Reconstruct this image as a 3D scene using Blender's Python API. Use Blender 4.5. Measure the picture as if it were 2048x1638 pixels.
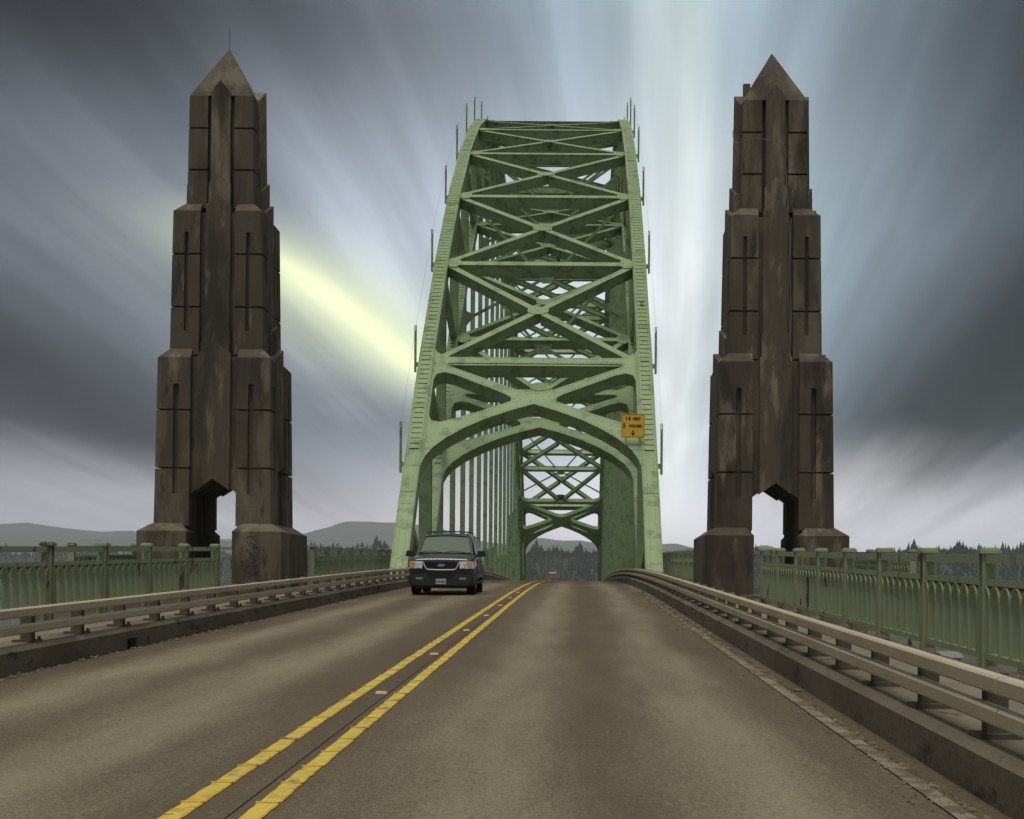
import bpy, bmesh, math, random
from mathutils import Vector, Matrix
R = math.radians
SC = bpy.context.scene
COL = SC.collection
for o in list(bpy.data.objects):
    bpy.data.objects.remove(o)

# ------------------------------------------------------------------ camera
F_PX, PPX, PPY, CAMX = 3000.0, 1154.0, 1175.0, 1.98      # focal length / principal point in photo pixels
cd = bpy.data.cameras.new('camera'); cam = bpy.data.objects.new('camera', cd); COL.objects.link(cam)
cd.sensor_width = 36.0; cd.lens = F_PX / 2048 * 36
cd.shift_x = -(PPX - 1024) / 2048; cd.shift_y = (PPY - 819) / 2048
cam.location = (CAMX, 0, 0)
cam.rotation_euler = (Matrix.Rotation(R(90), 3, 'X') @ Matrix.Rotation(R(0.45), 3, 'Z')).to_euler()
cd.clip_start = 0.2; cd.clip_end = 60000
SC.camera = cam

# ------------------------------------------------------------------ sky, sun, exposure
SUN_EL, SUN_AZ = R(75), R(196)          # azimuth measured from +Y towards +X
W = bpy.data.worlds.new('World'); SC.world = W; W.use_nodes = True
def build_sky():
    nt = W.node_tree; N = nt.nodes; L = nt.links
    for n in list(N): N.remove(n)
    def nd(t, **k):
        n = N.new(t)
        for a, b in k.items(): setattr(n, a, b)
        return n
    def m(op, a, b=None, c=None):
        n = nd('ShaderNodeMath', operation=op)
        for i, v in enumerate((a, b, c)):
            if v is None: continue
            if isinstance(v, (int, float)): n.inputs[i].default_value = v
            else: L.new(v, n.inputs[i])
        return n.outputs[0]
    tc = nd('ShaderNodeTexCoord')
    rot = nd('ShaderNodeVectorRotate', rotation_type='Z_AXIS'); rot.inputs['Angle'].default_value = R(3.17)
    L.new(tc.outputs['Generated'], rot.inputs['Vector'])
    sp = nd('ShaderNodeSeparateXYZ'); L.new(rot.outputs[0], sp.inputs[0])
    z = m('MAXIMUM', sp.outputs[2], 0.0)
    zz = m('ADD', z, 0.08)
    u = m('DIVIDE', sp.outputs[0], zz); v = m('DIVIDE', sp.outputs[1], zz)
    # long streaks: noise stretched along the drift direction
    def noise(su, sv, scale, detail, off):
        cb = nd('ShaderNodeCombineXYZ'); L.new(m('MULTIPLY', u, su), cb.inputs[0]); L.new(m('MULTIPLY', v, sv), cb.inputs[1]); cb.inputs[2].default_value = off
        t = nd('ShaderNodeTexNoise'); t.inputs['Scale'].default_value = scale; t.inputs['Detail'].default_value = detail
        t.inputs['Roughness'].default_value = 0.55
        L.new(cb.outputs[0], t.inputs['Vector']); return t.outputs['Fac']
    n1 = noise(1.0, 0.16, 1.6, 3, 0.0); n2 = noise(1.0, 0.05, 5.0, 4, 7.3); n3 = noise(1.0, 0.3, 0.7, 2, 3.1); n4 = noise(1.0, 0.035, 14.0, 3, 11.7)
    ud = m('ADD', u, m('MULTIPLY', m('SUBTRACT', n3, 0.5), 0.22))
    def ramp(pts, lo, hi):
        r = nd('ShaderNodeValToRGB'); r.color_ramp.interpolation = 'B_SPLINE'
        el = r.color_ramp.elements
        pts = sorted(pts)
        while len(el) < len(pts): el.new(0.5)
        for e, (x, c) in zip(el, pts):
            e.position = (x - lo) / (hi - lo); e.color = (*c, 1)
        L.new(m('DIVIDE', m('SUBTRACT', ud, lo), hi - lo), r.inputs[0]); return r.outputs[0]
    g = lambda b, t=0: (b * .86, b * .97, b * 1.15)
    bl = lambda b: (b * .78, b * 1.0, b * 1.18)
    low = ramp([(-2.9, g(.12)), (-2.35, g(.03)), (-1.95, g(.006)), (-1.78, g(.018)), (-1.6, g(.055)), (-1.42, g(.125)), (-1.25, g(.16)), (-1.05, g(.17)),
                (-.9, g(.19)), (-.75, g(.25)), (-.6, g(.34)), (-.45, g(.42)), (-.25, g(.50)), (0., (.58, .61, .60)), (.1, (.52, .57, .58)),
                (.24, bl(.36)), (.4, bl(.21)), (.6, bl(.095)), (.8, bl(.022)), (1.05, bl(.006)), (1.35, bl(.02)), (2.0, bl(.12)), (2.9, bl(.12))], -3., 3.)
    high = ramp([(-2.6, g(.06)), (-1.5, g(.03)), (-1.0, g(.006)), (-.84, g(.012)), (-.66, g(.024)), (-.48, g(.055)), (-.32, g(.115)), (-.2, bl(.23)), (-.1, bl(.33)), (.0, (.42, .48, .45)),
                 (.06, bl(.37)), (.14, bl(.28)), (.24, bl(.17)), (.37, bl(.085)), (.53, bl(.025)), (.8, bl(.010)), (1.5, bl(.05)), (2.6, bl(.08))], -3., 3.)
    hor = ramp([(-2.8, (.42, .42, .47)), (-1.2, (.74, .69, .735)), (0, (.98, .96, 1.0)), (1.2, (.80, .79, .84)), (2.8, (.58, .58, .64))], -3., 3.)
    def mix(f, a, b, bt='MIX'):
        n = nd('ShaderNodeMix', data_type='RGBA', blend_type=bt)
        if isinstance(f, (int, float)): n.inputs[0].default_value = f
        else: L.new(f, n.inputs[0])
        for s, x in ((6, a), (7, b)):
            if isinstance(x, tuple): n.inputs[s].default_value = (*x, 1)
            else: L.new(x, n.inputs[s])
        return n.outputs[2]
    def sstep(x, a, b):
        n = nd('ShaderNodeMapRange', interpolation_type='SMOOTHSTEP')
        n.inputs[1].default_value = a; n.inputs[2].default_value = b; L.new(x, n.inputs[0]); return n.outputs[0]
    c = mix(sstep(z, .19, .36), low, high)
    # gap in the cloud where a yellow-green glow comes through, fading with height
    uu = m('ADD', m('ADD', u, m('MULTIPLY', m('SUBTRACT', n3, .5), .08)), m('MULTIPLY', m('SUBTRACT', z, .155), 2.0))
    gb = m('EXPONENT', m('MULTIPLY', m('POWER', m('ABSOLUTE', m('DIVIDE', m('ADD', uu, .735), m('ADD', .08, m('MULTIPLY', n2, .10)))), 1.15), -1.0))
    gb = m('MULTIPLY', m('MULTIPLY', gb, m('MULTIPLY', sstep(z, .255, .185), sstep(z, .10, .15))), sstep(sp.outputs[1], 0., .3))
    st = m('ADD', m('MULTIPLY', m('SUBTRACT', n1, .5), 2.6), m('ADD', m('MULTIPLY', m('SUBTRACT', n2, .5), 1.6), m('MULTIPLY', m('SUBTRACT', n4, .5), .6)))
    st = m('POWER', 2.0, m('MINIMUM', st, .55))
    hv = nd('ShaderNodeVectorMath', operation='SCALE'); L.new(c, hv.inputs[0]); L.new(st, hv.inputs['Scale'])
    c = mix(gb, hv.outputs[0], (.80, .87, .52))
    zh = m('ADD', z, m('ADD', m('MULTIPLY', m('SUBTRACT', n2, .5), .03), m('MULTIPLY', m('SUBTRACT', n1, .5), .05)))
    c = mix(sstep(zh, .11, .008), c, hor)
    # overhead the deck of cloud evens out
    c = mix(sstep(z, .45, .8), c, (.26, .27, .28))
    nish = nd('ShaderNodeTexSky', sky_type='NISHITA'); nish.sun_disc = False; nish.sun_elevation = SUN_EL; nish.sun_rotation = SUN_AZ
    bgn = nd('ShaderNodeBackground'); L.new(nish.outputs[0], bgn.inputs[0]); bgn.inputs[1].default_value = 0.05
    bgc = nd('ShaderNodeBackground'); L.new(c, bgc.inputs[0]); bgc.inputs[1].default_value = 1.0
    mx = nd('ShaderNodeMixShader'); mx.inputs[0].default_value = .99; L.new(bgn.outputs[0], mx.inputs[1]); L.new(bgc.outputs[0], mx.inputs[2])
    out = nd('ShaderNodeOutputWorld'); L.new(mx.outputs[0], out.inputs[0])
build_sky()
sd = bpy.data.lights.new('sun', 'SUN'); sun = bpy.data.objects.new('sun', sd); COL.objects.link(sun)
sd.energy = 1.5; sd.angle = R(25); sd.color = (1.0, .93, .80)
sdir = Vector((math.sin(SUN_AZ) * math.cos(SUN_EL), math.cos(SUN_AZ) * math.cos(SUN_EL), math.sin(SUN_EL)))
sun.rotation_euler = sdir.to_track_quat('Z', 'Y').to_euler(); sun.location = (0, -40, 90)
SC.view_settings.view_transform = 'Standard'; SC.view_settings.look = 'None'
SC.view_settings.exposure = 0.65; SC.view_settings.gamma = 1.0; SC.view_settings.use_curve_mapping = False

# ------------------------------------------------------------------ materials
def mat(name, base, var=None, scale=3.0, rough=.7, metal=0.0, stretch=(1, 1, 1), bump=0.0, bscale=40., detail=6., thr=(.35, .65), spec=.4, coat=0., coord='Object', extra=None):
    """procedural principled material: two tones mixed by stretched noise, optional bump"""
    M = bpy.data.materials.new(name); M.use_nodes = True
    nt = M.node_tree; N = nt.nodes; L = nt.links; b = N['Principled BSDF']
    b.inputs['Roughness'].default_value = rough; b.inputs['Metallic'].default_value = metal
    b.inputs['Specular IOR Level'].default_value = spec; b.inputs['Coat Weight'].default_value = coat
    b.inputs['Base Color'].default_value = (*base, 1)
    if coord == 'World':
        g = N.new('ShaderNodeNewGeometry'); src = g.outputs['Position']
    else:
        g = N.new('ShaderNodeTexCoord'); src = g.outputs[coord]
    mp = N.new('ShaderNodeMapping'); mp.inputs['Scale'].default_value = stretch; L.new(src, mp.inputs[0])
    col = None
    def noise(sc, dt):
        t = N.new('ShaderNodeTexNoise'); t.inputs['Scale'].default_value = sc; t.inputs['Detail'].default_value = dt
        t.inputs['Roughness'].default_value = .6; L.new(mp.outputs[0], t.inputs['Vector']); return t
    def mixin(col, c2, sc, th, dt=6.):
        t = noise(sc, dt); mr = N.new('ShaderNodeMapRange'); mr.interpolation_type = 'SMOOTHSTEP'
        mr.inputs[1].default_value, mr.inputs[2].default_value = th; L.new(t.outputs['Fac'], mr.inputs[0])
        mx = N.new('ShaderNodeMix'); mx.data_type = 'RGBA'; L.new(mr.outputs[0], mx.inputs[0])
        if col is None: mx.inputs[6].default_value = (*base, 1)
        else: L.new(col, mx.inputs[6])
        mx.inputs[7].default_value = (*c2, 1); return mx.outputs[2]
    if var: col = mixin(None, var, scale, thr, detail)
    for e in (extra or []): col = mixin(col, *e)
    if col is not None: L.new(col, b.inputs['Base Color'])
    if bump:
        t = N.new('ShaderNodeTexNoise'); t.inputs['Scale'].default_value = bscale; t.inputs['Detail'].default_value = 5
        L.new(src, t.inputs['Vector'])
        bp = N.new('ShaderNodeBump'); bp.inputs['Strength'].default_value = bump; bp.inputs['Distance'].default_value = .02
        L.new(t.outputs['Fac'], bp.inputs['Height']); L.new(bp.outputs[0], b.inputs['Normal'])
    return M
M = {}
M['green'] = mat('green steel paint', (.19, .27, .118), (.225, .305, .145), .5, .5, coord='World', extra=[((.125, .18, .078), 1.6, (.5, .66)), ((.10, .105, .058), 3., (.64, .74))], bump=.08, bscale=30)
M['green_rail'] = mat('green railing paint', (.235, .29, .17), (.28, .315, .18), 1.2, .55, coord='World', stretch=(1, 1, .35), extra=[((.27, .28, .135), 1.6, (.55, .68)), ((.075, .052, .03), 2.4, (.60, .66))])
M['concrete_dark'] = mat('stained concrete', (.084, .071, .048), (.062, .053, .036), 1.1, .92, coord='World', stretch=(1, 1, .28), bump=.35, bscale=9,
                         extra=[((.125, .108, .072), .9, (.50, .62)), ((.040, .034, .024), .8, (.52, .66)), ((.165, .143, .098), 2.0, (.56, .70)), ((.042, .036, .026), 3.5, (.60, .72))])  # real stains, over a base darkened to paint in the pylons' backlit shade
M['concrete_pale'] = mat('paler weathered concrete', (.10, .086, .058), (.072, .062, .043), 1.3, .92, coord='World', stretch=(1, 1, .25), bump=.35, bscale=9, extra=[((.19, .168, .115), 1.3, (.50, .64)), ((.045, .038, .027), 1.0, (.55, .68)), ((.21, .185, .13), 2.4, (.58, .72))])
M['kerb'] = mat('kerb concrete', (.15, .128, .086), (.10, .085, .057), .9, .9, coord='World', stretch=(1, .5, 1.5), bump=.3, bscale=14, extra=[((.16, .145, .11), 1.4, (.55, .68)), ((.05, .045, .035), 2.5, (.56, .68))])
M['walk'] = mat('sidewalk concrete', (.19, .165, .12), (.14, .12, .09), 1.1, .92, coord='World', bump=.2, bscale=20)
M['rail_tan'] = mat('weathered guardrail steel', (.46, .40, .28), (.38, .325, .22), 1.3, .55, coord='World', stretch=(1, .3, 1), extra=[((.48, .425, .31), 2.5, (.55, .8))], bump=.06)
M['post_dark'] = mat('guardrail post steel', (.075, .064, .05), (.11, .09, .065), 4., .7, coord='World')
M['yellow'] = mat('yellow road paint', (.60, .435, .06), (.50, .365, .06), 3., .75, coord='World', extra=[((.40, .29, .06), 9., (.5, .64)), ((.16, .125, .06), 7., (.60, .68))], bump=.4, bscale=60)
M['yellow_marker'] = mat('yellow marker plastic', (.62, .45, .09), (.45, .33, .09), 9., .5)
M['white_line'] = mat('worn white paint', (.20, .175, .12), (.10, .08, .05), 3.5, .85, coord='World', thr=(.44, .56), bump=.3, bscale=50)
M['sign'] = mat('amber sign sheeting', (.74, .43, .03), (.68, .40, .035), 2., .5)
M['black'] = mat('black enamel', (.012, .012, .012), rough=.6)
M['dark'] = mat('dark recess', (.015, .013, .011), rough=.95)
M['water'] = mat('bay water', (.10, .11, .115), (.13, .14, .14), .004, .08, coord='World', bump=.08, bscale=.15, spec=.6)
M['far_hill'] = mat('far wooded hill', (.09, .105, .095), (.11, .12, .105), .0012, .95, coord='World')  # base colour lifted paler to add painted haze to the haze volume
M['forest_floor'] = mat('wooded slope', (.028, .034, .024), (.04, .045, .032), .01, .95, coord='World')
M['conifer'] = mat('conifer foliage', (.022, .032, .020), (.036, .045, .028), .015, .9, coord='World')
M['leaf'] = mat('broadleaf foliage', (.045, .075, .03), (.07, .095, .038), .3, .85, coord='World')
M['needle'] = mat('needle foliage', (.025, .045, .025), (.04, .06, .03), .3, .85, coord='World')
M['bark'] = mat('bark', (.07, .05, .035), (.045, .034, .025), 3., .9, coord='World')
M['snag'] = mat('bleached wood', (.24, .24, .23), (.18, .18, .17), 2., .9, coord='World')
M['grass'] = mat('rough grass', (.07, .085, .04), (.05, .062, .032), .02, .95, coord='World')
M['siding_grey'] = mat('grey siding', (.33, .33, .31), (.29, .29, .28), .5, .8)
M['siding_brown'] = mat('brown siding', (.20, .14, .09), (.17, .12, .08), .5, .8)
M['siding_white'] = mat('white siding', (.62, .61, .58), (.56, .55, .52), .5, .8)
M['roof_grey'] = mat('grey shingle', (.20, .205, .21), (.16, .16, .165), 1., .9)
M['roof_dark'] = mat('dark shingle', (.05, .05, .055), (.065, .065, .07), 1., .9)
M['roof_red'] = mat('red roof', (.30, .11, .065), (.24, .09, .055), 1., .9)
M['trim'] = mat('white trim', (.7, .7, .68), rough=.7)
M['pane'] = mat('window glass', (.03, .035, .04), rough=.1, spec=.6)
M['paint_navy'] = mat('navy car paint', (.004, .006, .014), (.005, .007, .016), 1., .36, coat=.45, spec=.4)
M['grey_plastic'] = mat('grey bumper plastic', (.03, .031, .033), (.026, .027, .029), 6., .5)
M['black_plastic'] = mat('black plastic', (.012, .012, .013), rough=.5)
M['tyre'] = mat('tyre rubber', (.016, .015, .014), (.024, .022, .02), 8., .9)
M['chrome'] = mat('chrome trim', (.72, .73, .75), rough=.3, metal=.35)
M['alloy'] = mat('wheel alloy', (.35, .35, .36), rough=.35, metal=.8)
M['lens'] = mat('headlamp lens', (.62, .60, .55), (.78, .76, .70), 20., .15, spec=.8)
M['amber'] = mat('amber lens', (.50, .25, .09), (.6, .32, .14), 20., .25)
M['fog'] = mat('fog lamp lens', (.28, .29, .30), rough=.25)
M['plate'] = mat('number plate', (.52, .55, .54), (.44, .48, .47), 10., .6)
M['plate_ink'] = mat('plate ink', (.06, .07, .11), rough=.6)
M['seat'] = mat('seat cloth', (.13, .12, .10), (.1, .09, .08), 20., .9)
M['skin'] = mat('skin', (.42, .27, .19), rough=.6)
M['shirt'] = mat('shirt cloth', (.10, .11, .13), rough=.9)
M['cable'] = mat('pale cable', (.20, .18, .15), rough=.6)
M['wire'] = mat('wire rope', (.10, .11, .09), rough=.6)
M['conduit'] = mat('white conduit', (.55, .54, .50), rough=.5)
M['spray'] = mat('spray paint', (.04, .035, .03), rough=.8)
M['debris'] = mat('grit and litter', (.10, .08, .055), (.22, .19, .13), 3., .95, coord='World', thr=(.45, .6))
M['lamp'] = mat('lamp glass', (.5, .42, .42), rough=.2)
def glass(name, tint, a):
    Mx = bpy.data.materials.new(name); Mx.use_nodes = True; nt = Mx.node_tree; b = nt.nodes['Principled BSDF']
    b.inputs['Base Color'].default_value = (*tint, 1); b.inputs['Roughness'].default_value = .06; b.inputs['Specular IOR Level'].default_value = .8
    tr = nt.nodes.new('ShaderNodeBsdfTransparent'); tr.inputs[0].default_value = (.55, .6, .56, 1)
    mx = nt.nodes.new('ShaderNodeMixShader'); mx.inputs[0].default_value = a
    nt.links.new(tr.outputs[0], mx.inputs[1]); nt.links.new(b.outputs[0], mx.inputs[2])
    nt.links.new(mx.outputs[0], nt.nodes['Material Output'].inputs[0]); return Mx
M['windshield'] = glass('windshield glass', (.17, .215, .16), .72)  # pale diffuse green stands in for sky reflected in the glass
M['sideglass'] = glass('tinted side glass', (.02, .022, .022), .8)
def asphalt():
    Mx = bpy.data.materials.new('worn brown asphalt'); Mx.use_nodes = True; nt = Mx.node_tree; N = nt.nodes; L = nt.links
    b = N['Principled BSDF']; b.inputs['Roughness'].default_value = .72; b.inputs['Specular IOR Level'].default_value = .28
    g = N.new('ShaderNodeNewGeometry'); sp = N.new('ShaderNodeSeparateXYZ'); L.new(g.outputs['Position'], sp.inputs[0])
    def noise(scale, st, dt=5, ro=.6):
        mp = N.new('ShaderNodeMapping'); mp.inputs['Scale'].default_value = st; L.new(g.outputs['Position'], mp.inputs[0])
        t = N.new('ShaderNodeTexNoise'); t.inputs['Scale'].default_value = scale; t.inputs['Detail'].default_value = dt; t.inputs['Roughness'].default_value = ro
        L.new(mp.outputs[0], t.inputs['Vector']); return t.outputs['Fac']
    def m(op, a, c=None, d=None):
        n = N.new('ShaderNodeMath'); n.operation = op
        for i, v in enumerate((a, c, d)):
            if v is None: continue
            if isinstance(v, (int, float)): n.inputs[i].default_value = v
            else: L.new(v, n.inputs[i])
        return n.outputs[0]
    # polished wheel tracks, dark oil strips between them: function of the lane position, wandering a little
    wob = m('MULTIPLY', m('SUBTRACT', noise(.12, (1, 1, 1), 2), .5), .7)
    x = m('ADD', sp.outputs[0], wob)
    rp = N.new('ShaderNodeValToRGB'); rp.color_ramp.interpolation = 'EASE'; el = rp.color_ramp.elements
    pts = [(-4.3, .15), (-3.7, .3), (-3.05, .85), (-2.2, .28), (-1.3, .9), (-.55, .3), (.14, .1), (.6, .3), (1.42, .9), (2.2, .22), (3.1, .9), (3.75, .2), (4.4, .1)]
    while len(el) < len(pts): el.new(.5)
    for e, (px, c) in zip(el, pts): e.position = (px + 5) / 10; e.color = (c, c, c, 1)
    L.new(m('DIVIDE', m('ADD', x, 5.), 10.), rp.inputs[0])
    f = m('ADD', m('MULTIPLY', rp.outputs[0], .50), m('MULTIPLY', noise(.45, (1, .07, 1), 6), .70))
    f = m('ADD', f, m('MULTIPLY', m('SUBTRACT', noise(30., (1, 1, 1), 4, .75), .5), 1.0))
    f = m('ADD', f, m('MULTIPLY', m('SUBTRACT', noise(110., (1, 1, 1), 2), .5), .9))
    f = m('ADD', f, m('MULTIPLY', m('SUBTRACT', noise(2.2, (1, .14, 1), 4), .5), .45))
    cr = N.new('ShaderNodeValToRGB'); e = cr.color_ramp.elements
    e[0].position = .15; e[0].color = (.056, .040, .021, 1); e[1].position = 1.0; e[1].color = (.235, .203, .138, 1)
    k = e.new(.55); k.color = (.100, .076, .043, 1)
    L.new(f, cr.inputs[0]); L.new(cr.outputs[0], b.inputs['Base Color'])
    bp = N.new('ShaderNodeBump'); bp.inputs['Strength'].default_value = .5; bp.inputs['Distance'].default_value = .012
    L.new(noise(70., (1, 1, 1), 3), bp.inputs['Height']); L.new(bp.outputs[0], b.inputs['Normal'])
    return Mx
M['asphalt'] = asphalt()

# ------------------------------------------------------------------ mesh helpers
class MB:
    def __init__(s): s.v = []; s.f = []
    def add(s, vs, fs):
        k = len(s.v); s.v += [tuple(p) for p in vs]; s.f += [tuple(i + k for i in f) for f in fs]; return s
    def box(s, x0, x1, y0, y1, z0, z1):
        return s.add([(x0, y0, z0), (x1, y0, z0), (x1, y1, z0), (x0, y1, z0), (x0, y0, z1), (x1, y0, z1), (x1, y1, z1), (x0, y1, z1)],
                     [(0, 3, 2, 1), (4, 5, 6, 7), (0, 1, 5, 4), (1, 2, 6, 5), (2, 3, 7, 6), (3, 0, 4, 7)])
    def beam(s, p0, p1, up, w, d, top=0.0):
        """box from p0 to p1; its face on the `up` side lies `top` above the line, d deep below it, w wide"""
        p0 = Vector(p0); p1 = Vector(p1); t = (p1 - p0).normalized(); up = Vector(up); up = (up - t * up.dot(t)).normalized(); sd = t.cross(up)
        vs = []
        for p in (p0, p1):
            for a, b in ((-1, 0), (1, 0), (1, 1), (-1, 1)):
                vs.append(p + sd * (a * w / 2) + up * (top - d * (1 - b)))
        return s.add(vs, [(0, 1, 2, 3), (7, 6, 5, 4), (0, 4, 5, 1), (1, 5, 6, 2), (2, 6, 7, 3), (3, 7, 4, 0)])
    def prism(s, bot, top):
        """two matching 3D loops joined and capped"""
        n = len(bot)
        return s.add(list(bot) + list(top), [tuple(range(n - 1, -1, -1)), tuple(range(n, 2 * n))] + [(i, (i + 1) % n, n + (i + 1) % n, n + i) for i in range(n)])
    def tube(s, pts, r, n=6, r1=None):
        pts = [Vector(p) for p in pts]; rings = []
        for i, p in enumerate(pts):
            t = (pts[min(i + 1, len(pts) - 1)] - pts[max(i - 1, 0)]).normalized()
            a = t.cross(Vector((0, 0, 1)) if abs(t.z) < .95 else Vector((1, 0, 0))).normalized(); b = t.cross(a)
            rr = r if r1 is None else r + (r1 - r) * i / (len(pts) - 1)
            rings.append([p + (a * math.cos(2 * math.pi * k / n) + b * math.sin(2 * math.pi * k / n)) * rr for k in range(n)])
        vs = [q for rg in rings for q in rg]; fs = []
        for i in range(len(pts) - 1):
            for k in range(n): fs.append((i * n + k, i * n + (k + 1) % n, (i + 1) * n + (k + 1) % n, (i + 1) * n + k))
        fs.append(tuple(range(n - 1, -1, -1))); fs.append(tuple(range((len(pts) - 1) * n, len(pts) * n)))
        return s.add(vs, fs)
    def sweep(s, path, section):
        """path: list of (origin, ex, ez); section: closed list of (x,z)"""
        n = len(section); vs = []
        for o, ex, ez in path:
            vs += [o + ex * a + ez * b for a, b in section]
        fs = [(i * n + k, i * n + (k + 1) % n, (i + 1) * n + (k + 1) % n, (i + 1) * n + k) for i in range(len(path) - 1) for k in range(n)]
        fs += [tuple(range(n - 1, -1, -1)), tuple(range((len(path) - 1) * n, len(path) * n))]
        return s.add(vs, fs)
    def mesh(s, name, origin=(0, 0, 0), smooth=False):
        me = bpy.data.meshes.new(name); o = Vector(origin)
        me.from_pydata([tuple(Vector(p) - o) for p in s.v], [], s.f); me.validate()
        bm = bmesh.new(); bm.from_mesh(me); bmesh.ops.recalc_face_normals(bm, faces=bm.faces); bm.to_mesh(me); bm.free()
        if smooth:
            for p in me.polygons: p.use_smooth = True
        return me
def link(name, me, m, parent=None, loc=None, rz=0.0):
    o = bpy.data.objects.new(name, me); COL.objects.link(o)
    if me is not None and m is not None and not me.materials: me.materials.append(M[m] if isinstance(m, str) else m)
    if parent is not None: o.parent = parent
    if loc is not None: o.location = loc
    if rz: o.rotation_euler.z = rz
    return o
def ORG(p):
    """world location of the root Empty a part hangs under"""
    l = Vector((0, 0, 0))
    while p is not None: l += p.location; p = p.parent
    return l
def part(name, mb, m, parent=None, smooth=False):
    return link(name, mb.mesh(name, ORG(parent), smooth), m, parent)
def tag(o, label=None, cat=None, group=None, kind=None):
    if label: o['label'] = label
    if cat: o['category'] = cat
    if group: o['group'] = group
    if kind: o['kind'] = kind
    return o
def root(name, loc, label, cat, group=None):
    return tag(link(name, None, None, None, loc), label, cat, group)
def plate(outer, holes, fn, m, name, parent, depth):
    """flat plate with holes; outer/holes are 2D loops, fn(a,b,t) -> point (t = depth below the face)"""
    bm = bmesh.new(); edges = []
    for lp in [outer] + holes:
        vs = [bm.verts.new((a, b, 0)) for a, b in lp]
        edges += [bm.edges.new((vs[i], vs[(i + 1) % len(vs)])) for i in range(len(vs))]
    bmesh.ops.triangle_fill(bm, use_beauty=True, use_dissolve=False, edges=edges)
    ext = bmesh.ops.extrude_face_region(bm, geom=list(bm.faces))
    for g in ext['geom']:
        if isinstance(g, bmesh.types.BMVert): g.co.z = 1.0
    og = ORG(parent)
    for v in bm.verts: v.co = Vector(fn(v.co.x, v.co.y, v.co.z * depth)) - og
    bmesh.ops.recalc_face_normals(bm, faces=bm.faces)
    me = bpy.data.meshes.new(name); bm.to_mesh(me); bm.free()
    return link(name, me, m, parent)
def text_mesh(body, size, name, shear=0.0, bold=0.0):
    c = bpy.data.curves.new(name, 'FONT'); c.body = body; c.size = size; c.align_x = 'CENTER'; c.align_y = 'CENTER'; c.extrude = .004; c.shear = shear; c.offset = bold
    c.resolution_u = 3
    t = bpy.data.objects.new(name, c); COL.objects.link(t); bpy.context.view_layer.update()
    me = bpy.data.meshes.new_from_object(t.evaluated_get(bpy.context.evaluated_depsgraph_get())); bpy.data.objects.remove(t); return me

# ------------------------------------------------------------------ road profile
RS, RK, RY0 = .026, .00022, 40.0
def zr(Y):
    if Y <= RY0: return -1.4 + RS * Y
    if Y <= 230: return -1.4 + RS * Y - RK * (Y - RY0) ** 2
    return zr(230) + (RS - 2 * RK * 190) * (Y - 230)
def pix(px, py, D): return Vector((CAMX + (px - PPX) * D / F_PX, D, (PPY - py) * D / F_PX))
RXR, RXL = 4.3, -4.1            # kerb faces
YS = [-30 + 2 * i for i in range(20)] + [10 + 2.5 * i for i in range(100)] + [262 + 20 * i for i in range(8)]
def ribbon(prof, ys=None):
    mb = MB(); n = len(prof); ys = ys or YS
    vs = [(x, y, zr(y) + dz) for y in ys for x, dz in prof]
    fs = [(i * n + k, i * n + k + 1, (i + 1) * n + k + 1, (i + 1) * n + k) for i in range(len(ys) - 1) for k in range(n - 1)]
    return mb.add(vs, fs)
def bar(prof, y0, y1, step=2.5):
    """closed profile swept along the road between y0 and y1"""
    k = max(1, int(math.ceil((y1 - y0) / step))); ys = [y0 + (y1 - y0) * i / k for i in range(k + 1)]
    n = len(prof); mb = MB()
    vs = [(x, y, zr(y) + dz) for y in ys for x, dz in prof]
    fs = [(i * n + j, i * n + (j + 1) % n, (i + 1) * n + (j + 1) % n, (i + 1) * n + j) for i in range(k) for j in range(n)]
    fs += [tuple(range(n)), tuple(range(k * n, k * n + n))]
    return mb.add(vs, fs)
road = tag(part('road', ribbon([(RXL - .05, -.02), (RXL + .4, -.004), (-2, .0), (.14, .022), (2, .0), (RXR - .4, -.004), (RXR + .05, -.02)]), 'asphalt'), 'brown worn asphalt roadway over the bridge', None, None, 'structure')
deck = tag(part('bridge_deck', bar([(-6.05, -.12), (6.05, -.12), (6.05, -.75), (-6.05, -.75)], -30, 400, 5), 'kerb'), 'concrete deck slab carrying road and sidewalks', None, None, 'structure')
def crown(X): return .022 - .0055 * (X - .14) ** 2 if abs(X - .14) < 2 else 0
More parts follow.
